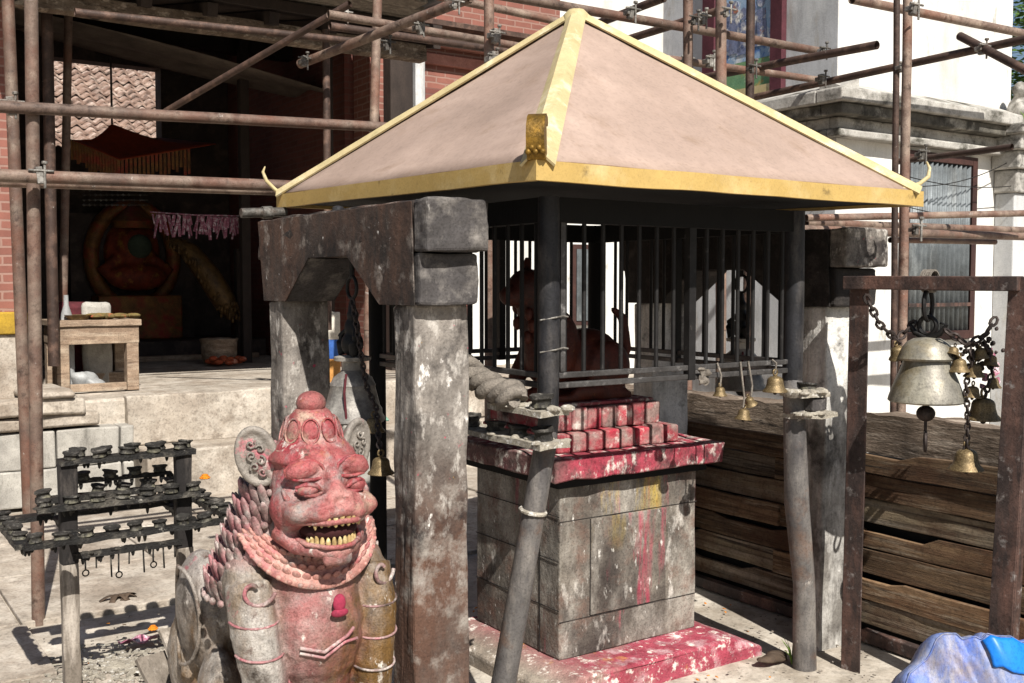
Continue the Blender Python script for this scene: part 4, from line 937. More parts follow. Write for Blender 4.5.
p = at_h(140, 643); b = B(p); b.grid(lambda a, c: (p[0]-.09+.18*a, p[1]-.03+.05*c, .02+.015*math.sin(a*9)*math.cos(c*4)), 16, 5); build('rag', b, 'pinkflag', label='crumpled pink rag on the ground behind the lamp rack leg', cat='rag', solid=.004, smooth=60)
p = at_h(112, 604); b = B(p)
for i in range(5): b.grid(lambda a, c, i=i: (p[0]+(a-.5)*.12*math.cos(i)-(c-.5)*.03*math.sin(i)+.02*i, p[1]+(a-.5)*.12*math.sin(i)+(c-.5)*.03*math.cos(i), .02+.03*a*(1-a)*3), 6, 2)
build('dry_leaf', b, 'bark', label='curled dead leaf on the pavement behind the lamp rack', cat='leaf', solid=.002, smooth=60)
p = at_h(770, 664); b = B(p); b.ell((p[0], p[1], .02), (.08, .04, .02)); b.ell((p[0]+.04, p[1]+.01, .03), (.05, .03, .02)); b.jit(.02, 14); build('dry_leaf', b, 'bark', label='brown crumpled leaf at the foot of the right bent post', cat='leaf', smooth=60)
p = at_h(792, 664); b = B(p); r = random.Random(6)
for i in range(14):
    a = r.uniform(0, 6.28); d = Vector((math.cos(a), math.sin(a), 0)); ln = r.uniform(.05, .12)
    b.tube([Vector(p), Vector(p)+d*.015+Vector((0, 0, ln*.6)), Vector(p)+d*.045+Vector((0, 0, ln))], [.003, .0025, .0005], 4)
build('grass_tuft', b, 'green', label='small green grass tuft at the foot of the right bent post', cat='grass')
r = random.Random(31)
for nm, mt, lab in (('petal_litter', 'orange', 'scattered orange petals on the ground before the lion and altar'), ('rice_litter', 'wax', 'scattered rice grains and wax crumbs around the red plinth')):
    b = B(at_h(560, 680))
    for i in range(70):
        p = at_h(r.uniform(430, 820), r.uniform(600, 690)) if r.random() < .6 else at_h(r.uniform(20, 240), r.uniform(560, 683)); q = r.uniform(.004, .011)
        if 2.3 < p[0] < 3.45 and 3.1 < p[1] < 4: continue
        b.obox((p[0], p[1], .006), (q*1.6, q, .003), Matrix.Rotation(r.uniform(0, 6), 3, 'Z') @ Matrix.Rotation(r.uniform(-.5, .5), 3, 'X'))
    build(nm, b, mt, label=lab, cat='litter', kind='stuff')
# ------------------------------------------------------------------ blue plastic sheet, bottom right
def blue_sheet():
    Y = 3.32; O = at_y(970, 690, Y)
    O = (O[0], O[1], 0)
    def edge(px):
        pts = [(905, 686), (909, 674), (926, 660), (930, 654), (936, 640), (942, 635), (955, 634), (962, 640), (975, 637), (980, 640), (986, 634), (996, 637), (1010, 637), (1020, 643), (1035, 640), (1075, 650)]
        for (a, c) in zip(pts, pts[1:]):
            if a[0] <= px <= c[0]: return a[1]+(c[1]-a[1])*(px-a[0])/(c[0]-a[0])
        return 690
    t = thing('plastic_sheet', O, 'crumpled dusty blue plastic sheet with a bright clean blue fold at lower right', 'plastic sheet')
    def rim(a): px = 905+168*a; return Vector(at_y(px, edge(px), Y+.02*math.sin(a*9)))
    nrm = Vector((-.06, -1, .25)).normalized()
    def fn(a, c):
        top = rim(a); bot = Vector((top.x-.02, top.y-.22, 0)); p = top.lerp(bot, c)
        n = .012*(.5-abs(noise.noise(Vector((a*5+c*2, c*3-a, 3)))))+.007*(.5-abs(noise.noise(Vector((a*13-c*4, c*7+a*3, 5)))))
        return p+nrm*n*min(1, c*8)
    b = B(O); b.grid(fn, 110, 60); build('dusty_face', b, 'blue', t, smooth=70, solid=.004)
    def fn2(a, c):
        aa = .44+.56*a; top = rim(aa); bot = Vector((top.x-.02, top.y-.22, 0)); d = .10+.10*a+.008*math.sin(a*9)
        p = top.lerp(bot, .004+c*d/.62); return p+nrm*(.006+.010*math.sin(c*2.6)+.003*math.sin(a*14)+.012*(.5-abs(noise.noise(Vector((aa*5+c*d/.62*2, c*d/.62*3-aa, 3))))))
    b = B(O); b.grid(fn2, 36, 10); build('clean_fold', b, 'blue_clean', t, smooth=70, solid=.004)
    def fn3(a, c):
        top = rim(a); return top+Vector((.03*c, .20*c, -.42*c*c+.004*math.sin(c*6)))
    b = B(O); b.grid(fn3, 60, 10); build('back_fold', b, 'blue', t, smooth=70, solid=.004)
    def tb(a):
        return rim(a)+Vector((0, -.002, .003))
    b = B(O); b.tube([tb(i/80) for i in range(81)], .0026, 6); build('hem', b, 'blue', t, smooth=60)
blue_sheet()

# ================================================================== BACKGROUND: white building on the right
def white_building():
    c = at_y(837, 98, 8.0); U0, V0, HC = c[0], c[1], c[2]
    O = (U0+1.5, V0+1, 0)
    t = thing('plastered_building', O, 'white plastered building with mouldy cornice behind the bells', 'building')
    V1 = at_u(663, 60, U0)[1]; H = 6.5
    UE = at_v(1012, 50, V0)[0]
    b = B(O); b.box(U0+.003, UE, V0+.001, V0+.25, -.05, H); build('wall', b, 'white_wall', t)
    b = B(O); b.box(U0, U0+.25, V0+.003, V1, -.05, H); build('wall', b, 'grey_wall', t)['label'] = 'stained side wall coloured in shade grey'
    b = B(O); b.box(U0+.25, UE, V1-.2, V1-.01, -.05, H); build('wall', b, 'grey_wall', t)
    # cornice mouldings stepping out
    for (h0, h1, out) in ((HC-.065, HC+.03, .24), (HC-.15, HC-.067, .19), (HC-.24, HC-.152, .08), (HC-.30, HC-.242, .12)):
        b = B(O); b.box(U0-out, UE, V0-out, V0, h0, h1); b.box(U0-out, U0-.001, V0+.001, V1, h0, h1); b.sub(8, .6); b.jit(.008, 3, h0); build('cornice', b, 'mouldy' if out == .19 else 'cornice', t, bevel=.012)
    b = B(O); b.prism([(V0-.22, HC+.032), (V0, HC+.032), (V0, HC+.12)], 'x', U0-.2, UE); build('cornice_slope', b, 'cornice', t)
    b = B(O); b.prism([(U0-.22, HC+.032), (U0, HC+.032), (U0, HC+.12)], 'y', V0-.2, V1); build('cornice_slope', b, 'cornice', t)
    # window with corrugated sheet
    w0 = at_v(900, 160, V0); w1 = at_v(969, 330, V0)
    x0, x1 = w0[0], w1[0]; z1 = at_v(968, 158, V0)[2]; z0 = at_v(965, 338, V0)[2]
    f = None
    b = B(O); fw = .07
    b.box(x0, x0+fw, V0-.05, V0-.002, z0, z1); b.box(x1-fw, x1, V0-.05, V0-.002, z0, z1); b.box(x0+fw, x1-fw, V0-.05, V0-.002, z1-fw, z1); b.box(x0+fw, x1-fw, V0-.05, V0-.002, z0, z0+fw)
    f = build('window', b, 'brown_frame', t, bevel=.004)
    b = B(O); n = 120
    b.grid(lambda a, c_: (x0+fw+(x1-x0-2*fw)*a, V0-.025+.014*math.sin(a*2*math.pi*13), z0+fw+(z1-z0-2*fw)*c_), n, 2); build('corrugated_sheet', b, 'corrug', f, smooth=60, solid=.003)
    b = B(O); zz = z0+(z1-z0)*.57; b.box(x0+fw, x1-fw, V0-.06, V0-.04, zz, zz+.03); build('slat', b, 'rust', f); b = B(O); zz = z0+(z1-z0)*.18; b.box(x0+fw, x1-fw, V0-.06, V0-.04, zz, zz+.03); build('slat', b, 'rust', f)
    # pilaster at right
    p = at_v(1009, 200, V0-.18); ZT = at_v(1000, 108, V0-.6)[2]; p = (p[0]+.06, p[1], p[2])
    b = B(O); b.box(p[0]+.02, p[0]+1.2, V0-.18, V0-.001, -.05, ZT-.57); build('pilaster', b, 'grey_wall', t, bevel=.01)
    for k, (h0, h1, o) in enumerate(((ZT-.57, ZT-.37, .03), (ZT-.37, ZT-.22, .07), (ZT-.22, ZT-.09, .12), (ZT-.09, ZT, .16))):
        b = B(O); b.box(p[0]+.02-o, p[0]+1.2, V0-.18-o, V0-.003, h0+.001, h1); b.jit(.006, 4, k); build('pilaster_cap', b, 'cornice', t, bevel=.015)
    b = B(O); q = (p[0]+.12, V0-.15, ZT); b.ell((q[0], q[1], q[2]+.12), (.11, .1, .14)); b.ell((q[0]-.03, q[1]-.02, q[2]+.3), (.07, .07, .08)); b.ell((q[0]-.09, q[1]-.05, q[2]+.1), (.04, .05, .1)); b.ell((q[0]+.06, q[1]-.1, q[2]+.04), (.12, .06, .05)); r = remeshed(b, .02, 1); r.jit(.015, 12); build('stone_figure', r, 'cornice', label='eroded little stone figure on the right pilaster cap', cat='figure', smooth=60)
    b = B((p[0], V0-.4, ZT)); rr = random.Random(3)
    for i in range(60):
        q = Vector((p[0]+rr.uniform(-.15, .6), V0-.4+rr.uniform(-.2, .1), ZT)); d = Vector((rr.uniform(-.05, .05), rr.uniform(-.05, .05), rr.uniform(.03, .1)))
        b.tube([q, q+d*.6, q+d+Vector((d.x, d.y, 0))], [.005, .004, .001], 4)
    build('ledge_weeds', b, 'green', label='weeds sprouting along the ledge of the right pilaster', cat='weeds', kind='stuff')
    # mural panel on the side wall
    a0 = at_u(775, 40, U0); a1 = at_u(719, 40, U0); zb = at_u(747, 62, U0)[2]
    y0, y1 = a0[1], a1[1]
    mo = (U0-.03, (y0+y1)/2, zb)
    m = thing('wall_mural', mo, 'blue figurative wall painting in a dark red frame on the grey side wall', 'mural')
    b = B(mo); b.box(U0-.03, U0-.004, y0, y1, zb-.0, 5.6); build('painting', b, M('mural_paint', '7f9cbc', '9db2c4', 3, bump=.1, layers=[('d3d6d8', 5, .56, .03), ('4f6f9f', 6, .58, .03), ('b08a60', 7, .66, .03), ('2f4264', 10, .64, .02)]), m)
    b = B(mo); b.box(U0-.034, U0-.006, y0, y1, zb-.22, zb-.003); build('landscape_strip', b, M('mural_green', '5f8a6a', '7a9a6a', 5, bump=.1, layers=[('b08a4a', 6, .58, .04), ('c9c2a8', 9, .64, .04)]), m)
    b = B(mo); b.box(U0-.05, U0-.006, y0, y1, zb-.30, zb-.222); build('sill', b, 'yellow', m)
    for (q0, q1) in ((y0-.12, y0-.002), (y1+.002, y1+.14)):
        b = B(mo); b.box(U0-.06, U0-.004, q0, q1, zb-1.0, 5.7); build('frame', b, M('maroon_frame', '5c3038', '472329', 6), m)
    b = B(mo); b.box(U0-.03, U0-.004, y0, y1, zb-.95, zb-.302); build('lower_panel', b, M('mural_lower', 'c9c9c6', 'b0b2b2', 4, layers=[('3b4a66', 7, .62, .03)]), m)
    rr = random.Random(12)                             # simple painted folk figures, flat on the wall
    b = B(mo)
    for k in range(5):
        yy = y0+.12+(y1-y0-.24)*k/4; zz = zb+.06+rr.uniform(0, .08); hh = rr.uniform(.35, .5)
        b.prism([(yy-.07, zz), (yy+.07, zz), (yy+.045, zz+hh*.65), (yy-.045, zz+hh*.65)], 'x', U0-.036, U0-.031); b.prism([(yy+.045*math.cos(q*.785), zz+hh*.8+.055*math.sin(q*.785)) for q in range(8)], 'x', U0-.036, U0-.031)
    build('painted_figure', b, M('mural_figures', '7a7f96', '5d6a8a', 9, layers=[('d8d4cc', 9, .54, .04), ('a8705a', 8, .62, .04), ('2b3858', 12, .60, .04)]), m)
    return U0, V0
WU, WV = white_building()

# ------------------------------------------------------------------ temple: brick wing + open porch
def temple():
    V = 9.6; ua = at_v(415, 80, V)[0]; ub = at_v(560, 10, V)[0]
    O = (4.0, 9.6, 0)
    t = thing('brick_temple', O, 'red brick temple with a deep dark open porch behind the scaffolding', 'temple')
    zs = [at_v(480, y, V)[2] for y in (46, 53, 66)]
    b = B(O); b.box(ua, ub, V, V+.4, .7, 7.5); build('wall', b, 'brick', t)
    for (h0, h1, out) in ((zs[1]-.02, zs[0]+.04, .09), (zs[2]-.06, zs[2]+.05, .06)):
        b = B(O); b.box(ua-.02, ub, V-out, V-.001, h0, h1); build('string_course', b, 'pink_band', t, bevel=.006)
    b = B(O); b.box(ua+.1, ub-1.0, V-.04, V-.002, .72, zs[2]-.3); build('plaster_dado', b, 'brick_dull', t)
    b = B(O); b.box(ua+.6, ub, V-.06, V-.042, .72, 2.35); build('plaster_dado', b, 'white_wall', t)
    # eave slab that keeps the lower brick in shade
    b = B(O); b.box(ua-.1, ub+.2, V-.38, V-.1, zs[0]+.05, zs[0]+.10); build('eave_board', b, 'tube_dark', t)
    # dark timber window beside the porch
    ul = at_v(385, 80, V)[0]
    b = B(O); b.box(ul, ua-.01, V-.12, V+.3, .7, 7.0); build('timber_pillar', b, 'dark_wood', t, bevel=.01)
    b = B(O); b.box(ul+.25, ul+.36, V-.18, V-.125, 3.3, 6.5); build('shutter_edge', b, 'grey_wall', t)
    uk = at_v(371, 80, V)[0]
    b = B(O); b.box(uk, ul-.004, V+.03, V+.4, .7, 7.0); build('brick_pier', b, 'brick', t)
    # inner wall on the right of the porch
    b = B(O); b.box(uk-.08, uk+.2, V+.45, 14.0, .7, 5.2); build('inner_wall', b, 'brick_dull', t)
    # back wall with an opening to the left
    BV = 13.6; o0 = at_v(50, 100, BV)[0]; o1 = at_v(161, 100, BV)[0]; z0 = at_v(100, 150, BV)[2]; z1 = at_v(100, 62, BV)[2]
    for (x0, x1, h0, h1) in ((-1.0, o0, .7, 5.2), (o1, uk-.09, .7, 5.2), (o0, o1, .7, z0), (o0, o1, z1, 5.2)):
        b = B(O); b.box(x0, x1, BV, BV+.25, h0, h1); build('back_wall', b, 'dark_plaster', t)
    # porch roof: sloping boards on a front beam
    hb = at_v(200, 22, 8.35)[2]; 
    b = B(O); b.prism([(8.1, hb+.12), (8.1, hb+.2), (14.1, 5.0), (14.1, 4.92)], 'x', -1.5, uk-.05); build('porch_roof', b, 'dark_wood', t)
    for i in range(11):
        uu = -.3+i*.5
        b = B(O); b.beam((uu, 8.15, hb+.06), (uu, 14.0, 4.86), .08, .1); build('rafter', b, 'dark_wood', t)
    b = B(O); b.box(.2, uk-.1, 8.28, 8.42, hb-.08, hb+.06); b.sub(20, 1); b.jit(.012, 3); build('eave_beam', b, 'beam', t, bevel=.01)
    for (v, hh) in ((10.0, 4.02), (11.4, 4.15)):
        b = B(O); b.box(-1, uk-.09, v, v+.16, hh, hh+.2); build('cross_beam', b, 'dark_wood', t)
    b = B(O); b.grid(lambda a, c: (1.6+3.2*a, 10.4+1.2*c, 4.08-.42*a+.1*c+.03*math.sin(c*9+a*4)), 20, 10); build('ceiling_cloth', b, M('sooty_ceiling_cloth', '6d6156', '4e453e', 4), t, smooth=60, solid=.006)
    # left brick pier with yellow ledge
    lu = at_v(14, 200, 8.3)[0]
    b = B(O); b.box(-1.5, lu, 8.42, 8.9, .5, 4.4); build('brick_pier', b, 'brick', t)
    zy = at_v(5, 322, 8.3)[2]
    b = B(O); b.box(-1.5, at_v(28, 322, 8.3)[0], 8.3, 8.6, zy-.09, zy+.07); build('ledge', b, 'yellow_ledge', t, bevel=.01)
    b = B(O); b.box(-1.5, at_v(30, 350, 8.32)[0], 8.33, 8.6, .55, zy-.092); build('ledge_base', b, 'step', t, bevel=.01)
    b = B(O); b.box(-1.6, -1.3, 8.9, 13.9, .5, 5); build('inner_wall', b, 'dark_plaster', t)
    # timber posts inside
    for (px, v, w) in ((246, 11.2, .10), (331, 9.9, .07)):
        q = at_v(px, 200, v); b = B(O); b.box(q[0]-w/2, q[0]+w/2, v, v+w, .7, 4.4); build('porch_post', b, 'dark_wood', t, bevel=.008)
    # porch sill
    a = at_v(150, 345, 12.6)
    b = B(O); b.box(.5, uk-.1, 12.3, 13.58, .7, .95); build('sill_step', b, 'dark_plaster', t, bevel=.01)
    return uk, hb
UK, HB_ = temple()
def shrine():
    V = 13.2; c = at_v(133, 255, V); O = (c[0], V, .95); u, z = c[0], c[2]
    sc = W(*c).y/F                                      # metres per pixel there
    t = thing('shrine_relief', O, 'smoke darkened gilded shrine relief in the porch, red face in an oval aureole', 'shrine')
    b = B(O); b.box(u-58*sc, u+62*sc, V+.05, V+.35, .95, z+40*sc); build('back_panel', b, 'dark_plaster', t)
    b = B(O); b.ring((u, V, z-2*sc), 42*sc, .09, (0, 1, 0), 32, 10, sq=(.95, 1.2)); build('aureole', b, 'gilt_dull', t, smooth=60)
    b = B(O); b.ell((u, V+.05, z+2*sc), (28*sc, .2, 36*sc)); b.ell((u, V-.1, z+6*sc), (18*sc, .16, 20*sc)); b.ell((u, V-.16, z-22*sc), (30*sc, .18, 14*sc))
    for s in (-1, 1): b.tube([(u+s*18*sc, V-.1, z-5*sc), (u+s*32*sc, V-.12, z-15*sc), (u+s*20*sc, V-.2, z-26*sc)], .07, 10)
    r = remeshed(b, .03, 2); build('deity_body', r, 'gilt_red', t, smooth=60)
    b = B(O); b.ell((u+2*sc, V-.22, z+8*sc), (12*sc, .08, 12*sc)); build('face_mask', b, M('verdigris_mask', '4f5a48', '3a4236', 9), t, smooth=60)
    b = B(O); b.lathe((u, V-.05, z+26*sc), [(20*sc, 0), (22*sc, .08), (12*sc, .2), (5*sc, .3), (0, .34)], 14); build('crown', b, 'gilt_dull', t, smooth=50)
    b = B(O); b.box(u-40*sc, u+40*sc, V-.35, V+.05, .95, z-40*sc); build('base', b, 'gilt_dull', t, bevel=.02)
    # red canopy
    q = at_v(150, 150, 12.2); O2 = (q[0], 12.2, 3.0)
    t2 = thing('shrine_canopy', O2, 'rust red cloth canopy with upturned corner above the dark shrine', 'canopy')
    s2 = W(*q).y/F
    P = lambda px, py, v: Vector(at_v(px, py, v))
    pk = P(112, 124, 12.4); L0 = P(72, 140, 11.9); R0 = P(216, 144, 12.0); Fm = P(120, 160, 11.6); Bk = P(160, 138, 12.9)
    b = B(O2)
    def tri(A, Bp, n=8):
        def fn(a, c):
            p = A.lerp(Bp, a).lerp(pk, c); return p+Vector((0, 0, -.08*math.sin(math.pi*c)))
        b.grid(fn, n, n)
    tri(L0, Fm); tri(Fm, R0); tri(R0, Bk); tri(Bk, L0); build('canopy_top', b, 'red_cloth', t2, smooth=60, solid=.01)
    b = B(O2); rr = random.Random(4)
    for i in range(34):
        s = i/33; e = (L0.lerp(Fm, s*2) if s < .5 else Fm.lerp(R0, (s-.5)*1.4)); ln = rr.uniform(.18, .3); b.box(e.x-.015, e.x+.015, e.y, e.y+.006, e.z-ln, e.z)
    build('fringe', b, 'gilt_dull', t2)
    b = B(O2); b.tube([pk, pk+Vector((0, 0, 1.0))], .012, 6); build('hanging_rod', b, 'dark_wood', t2)
    # bead curtain
    q = at_v(115, 200, 12.0); b = B(q)
    for r_ in range(4):
        for i in range(11):
            if rr.random() < .85: b.ell(at_v(84+i*5.6, 190+r_*5, 12.0), .014, us=6, vs=5)
    for r_ in range(4): b.tube([at_v(82, 190+r_*5, 12.005), at_v(148, 190+r_*5, 12.005)], .004, 5)
    build('bead_string', b, 'clamp', label='rows of pale beads strung in front of the dark shrine', cat='beads', smooth=60)
    # paper garland
    a = at_v(150, 212, 11.6); c = at_v(243, 216, 11.4); b = B(a)
    b.tube([a, at_v(195, 215, 11.5), c], .008, 5)
    for i in range(60):
        s = rr.random(); p = Vector(a).lerp(Vector(c), s); ln = rr.uniform(.06, .26); w = rr.uniform(.012, .035)
        b.obox((p.x, p.y+rr.uniform(-.03, .03), p.z-ln/2-.02), (w, .006, ln), Matrix.Rotation(rr.uniform(-.3, .3), 3, 'Y'))
    build('paper_garland', b, 'pinkflag', label='string of pink and white paper strips across the dark porch', cat='garland')
    # gilded slanting drape
    pts = [at_v(172, 240, 11.8), at_v(190, 252, 11.7), at_v(208, 275, 11.6), at_v(224, 300, 11.5), at_v(232, 316, 11.5)]
    b = B(pts[-1]); b.tube(pts, [.06, .11, .13, .13, .08], 14)
    for i in range(130):
        k = rr.uniform(0, 3.99); j = int(k); p = Vector(pts[j]).lerp(Vector(pts[j+1]), k-j); a_ = rr.uniform(0, 6.28); b.ell(p+Vector((.125*math.cos(a_), .12*math.sin(a_)-.01, .05*math.sin(a_))), (.018, .018, .035), us=6, vs=5)
    build('gilded_drape', b, M('dull_gold_drape', '6a4f2a', '3f2f1a', 14, rough=.5, metal=.3, bump=.6), label='slanting gold embroidered hanging at the right of the shrine', cat='drape', smooth=60)
    q = at_v(238, 340, 11.55); b = B(q); b.box(q[0]-.02, q[0]+.1, 11.5, 11.6, .7, 2.0); build('carved_prop', b, 'dark_wood', label='dark prop under the gold embroidered hanging', cat='prop')
shrine()
def porch_items():
    # wooden table
    V = 8.75; hp = .755
    a = at_v(57, 385, V); c = at_v(140, 385, V+.0); top = at_v(100, 320, V)[2]; u0, u1 = a[0], c[0]; d = .5; leg = .1
    O = ((u0+u1)/2, V+.25, hp)
    t = thing('offering_table', O, 'plain pale wooden offering table on the platform edge', 'table')
    b = B(O); b.box(u0-.02, u1+.02, V-.02, V+d+.02, top-.05, top); b.sub(4, .2); b.jit(.005, 4); build('tabletop', b, 'pale_wood', t, bevel=.006)
    b = B(O); b.box(u0, u1, V, V+.03, top-.19, top-.052); b.box(u0, u0+.03, V+.032, V+d, top-.19, top-.052); b.box(u1-.03, u1, V+.032, V+d, top-.19, top-.052); build('apron', b, 'pale_wood', t, bevel=.004)
    for x in (u0, u1-leg):
        for y in (V+.004, V+d-leg): b = B(O); b.box(x+.003, x+leg-.003, y, y+leg, hp-.005, top-.055); build('leg', b, 'pale_wood', t, bevel=.006)
    b = B(O); b.box(u0+leg, u1-leg, V+.01, V+.06, hp, hp+.06); build('stretcher', b, 'pale_wood', t, bevel=.004)
    b = B((O[0]-.25, V+.2, top)); b.lathe((O[0]-.12, V+.15, top), [(.07, 0), (.1, .035), (.105, .04), (.09, .03), (0, .015)], 18, cap=False); build('offering_bowl', b, 'brass', label='shallow brass bowl on the left half of the offering table', cat='bowl', smooth=40)
    b = B((O[0]+.15, V+.2, top)); rr = random.Random(5)
    for i in range(16): b.ell((O[0]+rr.uniform(-.0, .36), V+rr.uniform(.08, .3), top+.025), (rr.uniform(.03, .09), rr.uniform(.02, .05), rr.uniform(.012, .028)), Matrix.Rotation(rr.uniform(-.5, .5), 3, 'Z'), 10, 6)
    build('leaf_bundle', b, M('withered_leaves', '7a6a3c', '5a4a2c', 14, layers=[('b0503a', 16, .6, .05)]), label='bundle of withered leaves and red threads on the offering table', cat='leaves', smooth=60)
    q = at_v(80, 300, 9.3); b = B(q); b.box(q[0]-.2, q[0]+.22, 9.25, 9.55, .74, at_v(80, 303, 9.3)[2]); b.sub(4, .2); b.jit(.02, 5); build('cloth_bundle', b, 'red_cover', label='dark red cloth covered stack behind the offering table', cat='bundle', bevel=.05, smooth=60)
    q = at_v(95, 305, 9.15); b = B((q[0], 9.15, .74)); b.box(q[0]-.11, q[0]+.12, 9.1, 9.2, .74, at_v(95, 302, 9.15)[2]); b.sub(4, .1); b.jit(.02, 6); build('grey_sack', b, 'block', label='pale grey sack leaning on the red cloth stack', cat='sack', bevel=.04, smooth=60)
    q = at_v(66, 300, 9.0); b = B((q[0], 9.0, .74)); b.lathe((q[0], 9.0, .74), [(.05, 0), (.055, .02), (.055, q[2]-.9), (.02, q[2]-.78), (.018, q[2]-.7), (0, q[2]-.7)], 14); build('plastic_bottle', b, 'white_plastic', label='tall white plastic bottle standing behind the table left corner', cat='bottle', smooth=40)
    q = at_v(83, 373, 8.95); b = B((q[0], 8.95, hp)); b.ell((q[0], 8.95, hp+.07), (.11, .08, .08)); b.ell((q[0]+.07, 8.93, hp+.05), (.08, .07, .05)); b.jit(.03, 12); build('plastic_bag', b, 'white_plastic', label='crumpled white plastic bag under the offering table', cat='bag', smooth=60)
    q = at_v(105, 372, 9.15); b = B((q[0], 9.15, hp)); b.box(q[0]-.15, q[0]+.15, 9.1, 9.3, hp+.0, hp+.12); build('wooden_block', b, 'pale_wood', label='short wooden block on the floor under the table', cat='block', bevel=.008)
    # basket
    q = at_v(219, 345, 11.2); b = B((q[0], 11.2, .75)); 
    b.lathe((q[0], 11.2, .75), [(.16, 0), (.19, .1), (.195, .24), (.205, .27), (.19, .27), (.17, .1), (0, .05)], 20, cap=False); b.jit(.008, 20); build('basket', b, 'pale_wood', label='round wicker basket on the porch floor by the gold hanging', cat='basket', smooth=50)
    q = at_v(222, 350, 10.9); b = B((q[0], 10.9, .75)); rr = random.Random(8)
    for i in range(14): b.ell((q[0]+rr.uniform(-.15, .2), 10.9+rr.uniform(-.1, .1), .78+rr.uniform(0, .05)), (.05, .04, .03), us=8, vs=6)
    build('flower_offering', b, M('pale_orange_flowers', 'b5603a', 'a0442c', 12, layers=[('d8b09a', 14, .6, .05)]), label='heap of orange red flowers in front of the wicker basket', cat='flowers', smooth=60)
    q0 = at_v(145, 347, 11.9); q1 = at_v(205, 349, 11.6); b = B(q0); b.box(1.8, UK-.3, 12.0, 12.1, .74, .80); build('floor_rail', b, 'pale_wood', label='pale low timber rail along the porch floor before the shrine', cat='rail', bevel=.008)
    # painted post seen through the left gate
    q = at_y(330, 400, 9.3); O = (q[0], q[1], .37); z1 = at_y(330, 312, 9.3)[2]
    t = thing('painted_post', O, 'stubby post painted orange with blue band and white top, seen through the left gate', 'post')
    for (h0, h1, c1, c2) in ((.37, .95, 'c08a4a', 'a8743a'), (.951, 1.12, '3a62a8', '2f5390'), (1.121, z1, 'd0c8ba', 'b8b0a2')):
        b = B(O); b.lathe((O[0], O[1], 0), [(.09, h0), (.095, h0+.01), (.095, h1-.01), (.09, h1)], 18); build('painted_band', b, M('post_paint', c1, c2, 8), t, smooth=40)
    q = at_y(365, 418, 7.0); b = B((q[0], q[1], q[2])); b.grid(lambda a, c: (q[0]-.16+.34*a, q[1]+.25*c, q[2]+.03*math.sin(a*5)+.02*math.sin(c*7)), 10, 6); 
    build('green_sheet', b, 'green_cloth', label='pale green sheet lying on a block behind the left gate bell', cat='sheet', smooth=60, solid=.01)
    b = B((q[0], q[1], 0)); b.box(q[0]-.14, q[0]+.16, q[1]+.02, q[1]+.24, -.01, q[2]-.04); build('stone_block', b, 'block', label='upright stone block under the pale green sheet', cat='block', bevel=.02)
porch_items()
# ------------------------------------------------------------------ tiled roof seen through the porch
def tile_house():
    V = 16.5; a = at_v(45, 150, V); c = at_v(175, 60, V+2); O = (3.2, V, 0)
    t = thing('tiled_house', O, 'low house with a clay pantile roof seen through the porch opening', 'house')
    h0 = at_v(100, 152, V)[2]; slope = .62
    b = B(O); b.box(.5, 7.5, V+.35, V+4.5, 0, h0-.05); build('wall', b, 'brick_dull', t)
    b = B(O); rows = 26; n = 260
    for r in range(rows):
        v0 = V+r*.165; v1 = v0+.175
        def fn(s, q): 
            x = .3+7.4*s; y = v0+(v1-v0)*q
            return (x, y, h0+(y-V)*slope+.030*math.sin(s*math.pi*74)+.055*(1-q)+.02*noise.noise(Vector((x*1.5, r*.6, 0)))+.012*noise.noise(Vector((x*6, r, 0))))
        b.grid(fn, n*2, 1)
    b.f([b.v(p) for p in ((.3, V+.02, h0-.06), (7.7, V+.02, h0-.06), (7.7, V+4.2, h0-.06+4.18*slope), (.3, V+4.2, h0-.06+4.18*slope))])
    build('roof', b, 'tile', t, solid=.03)
tile_house()
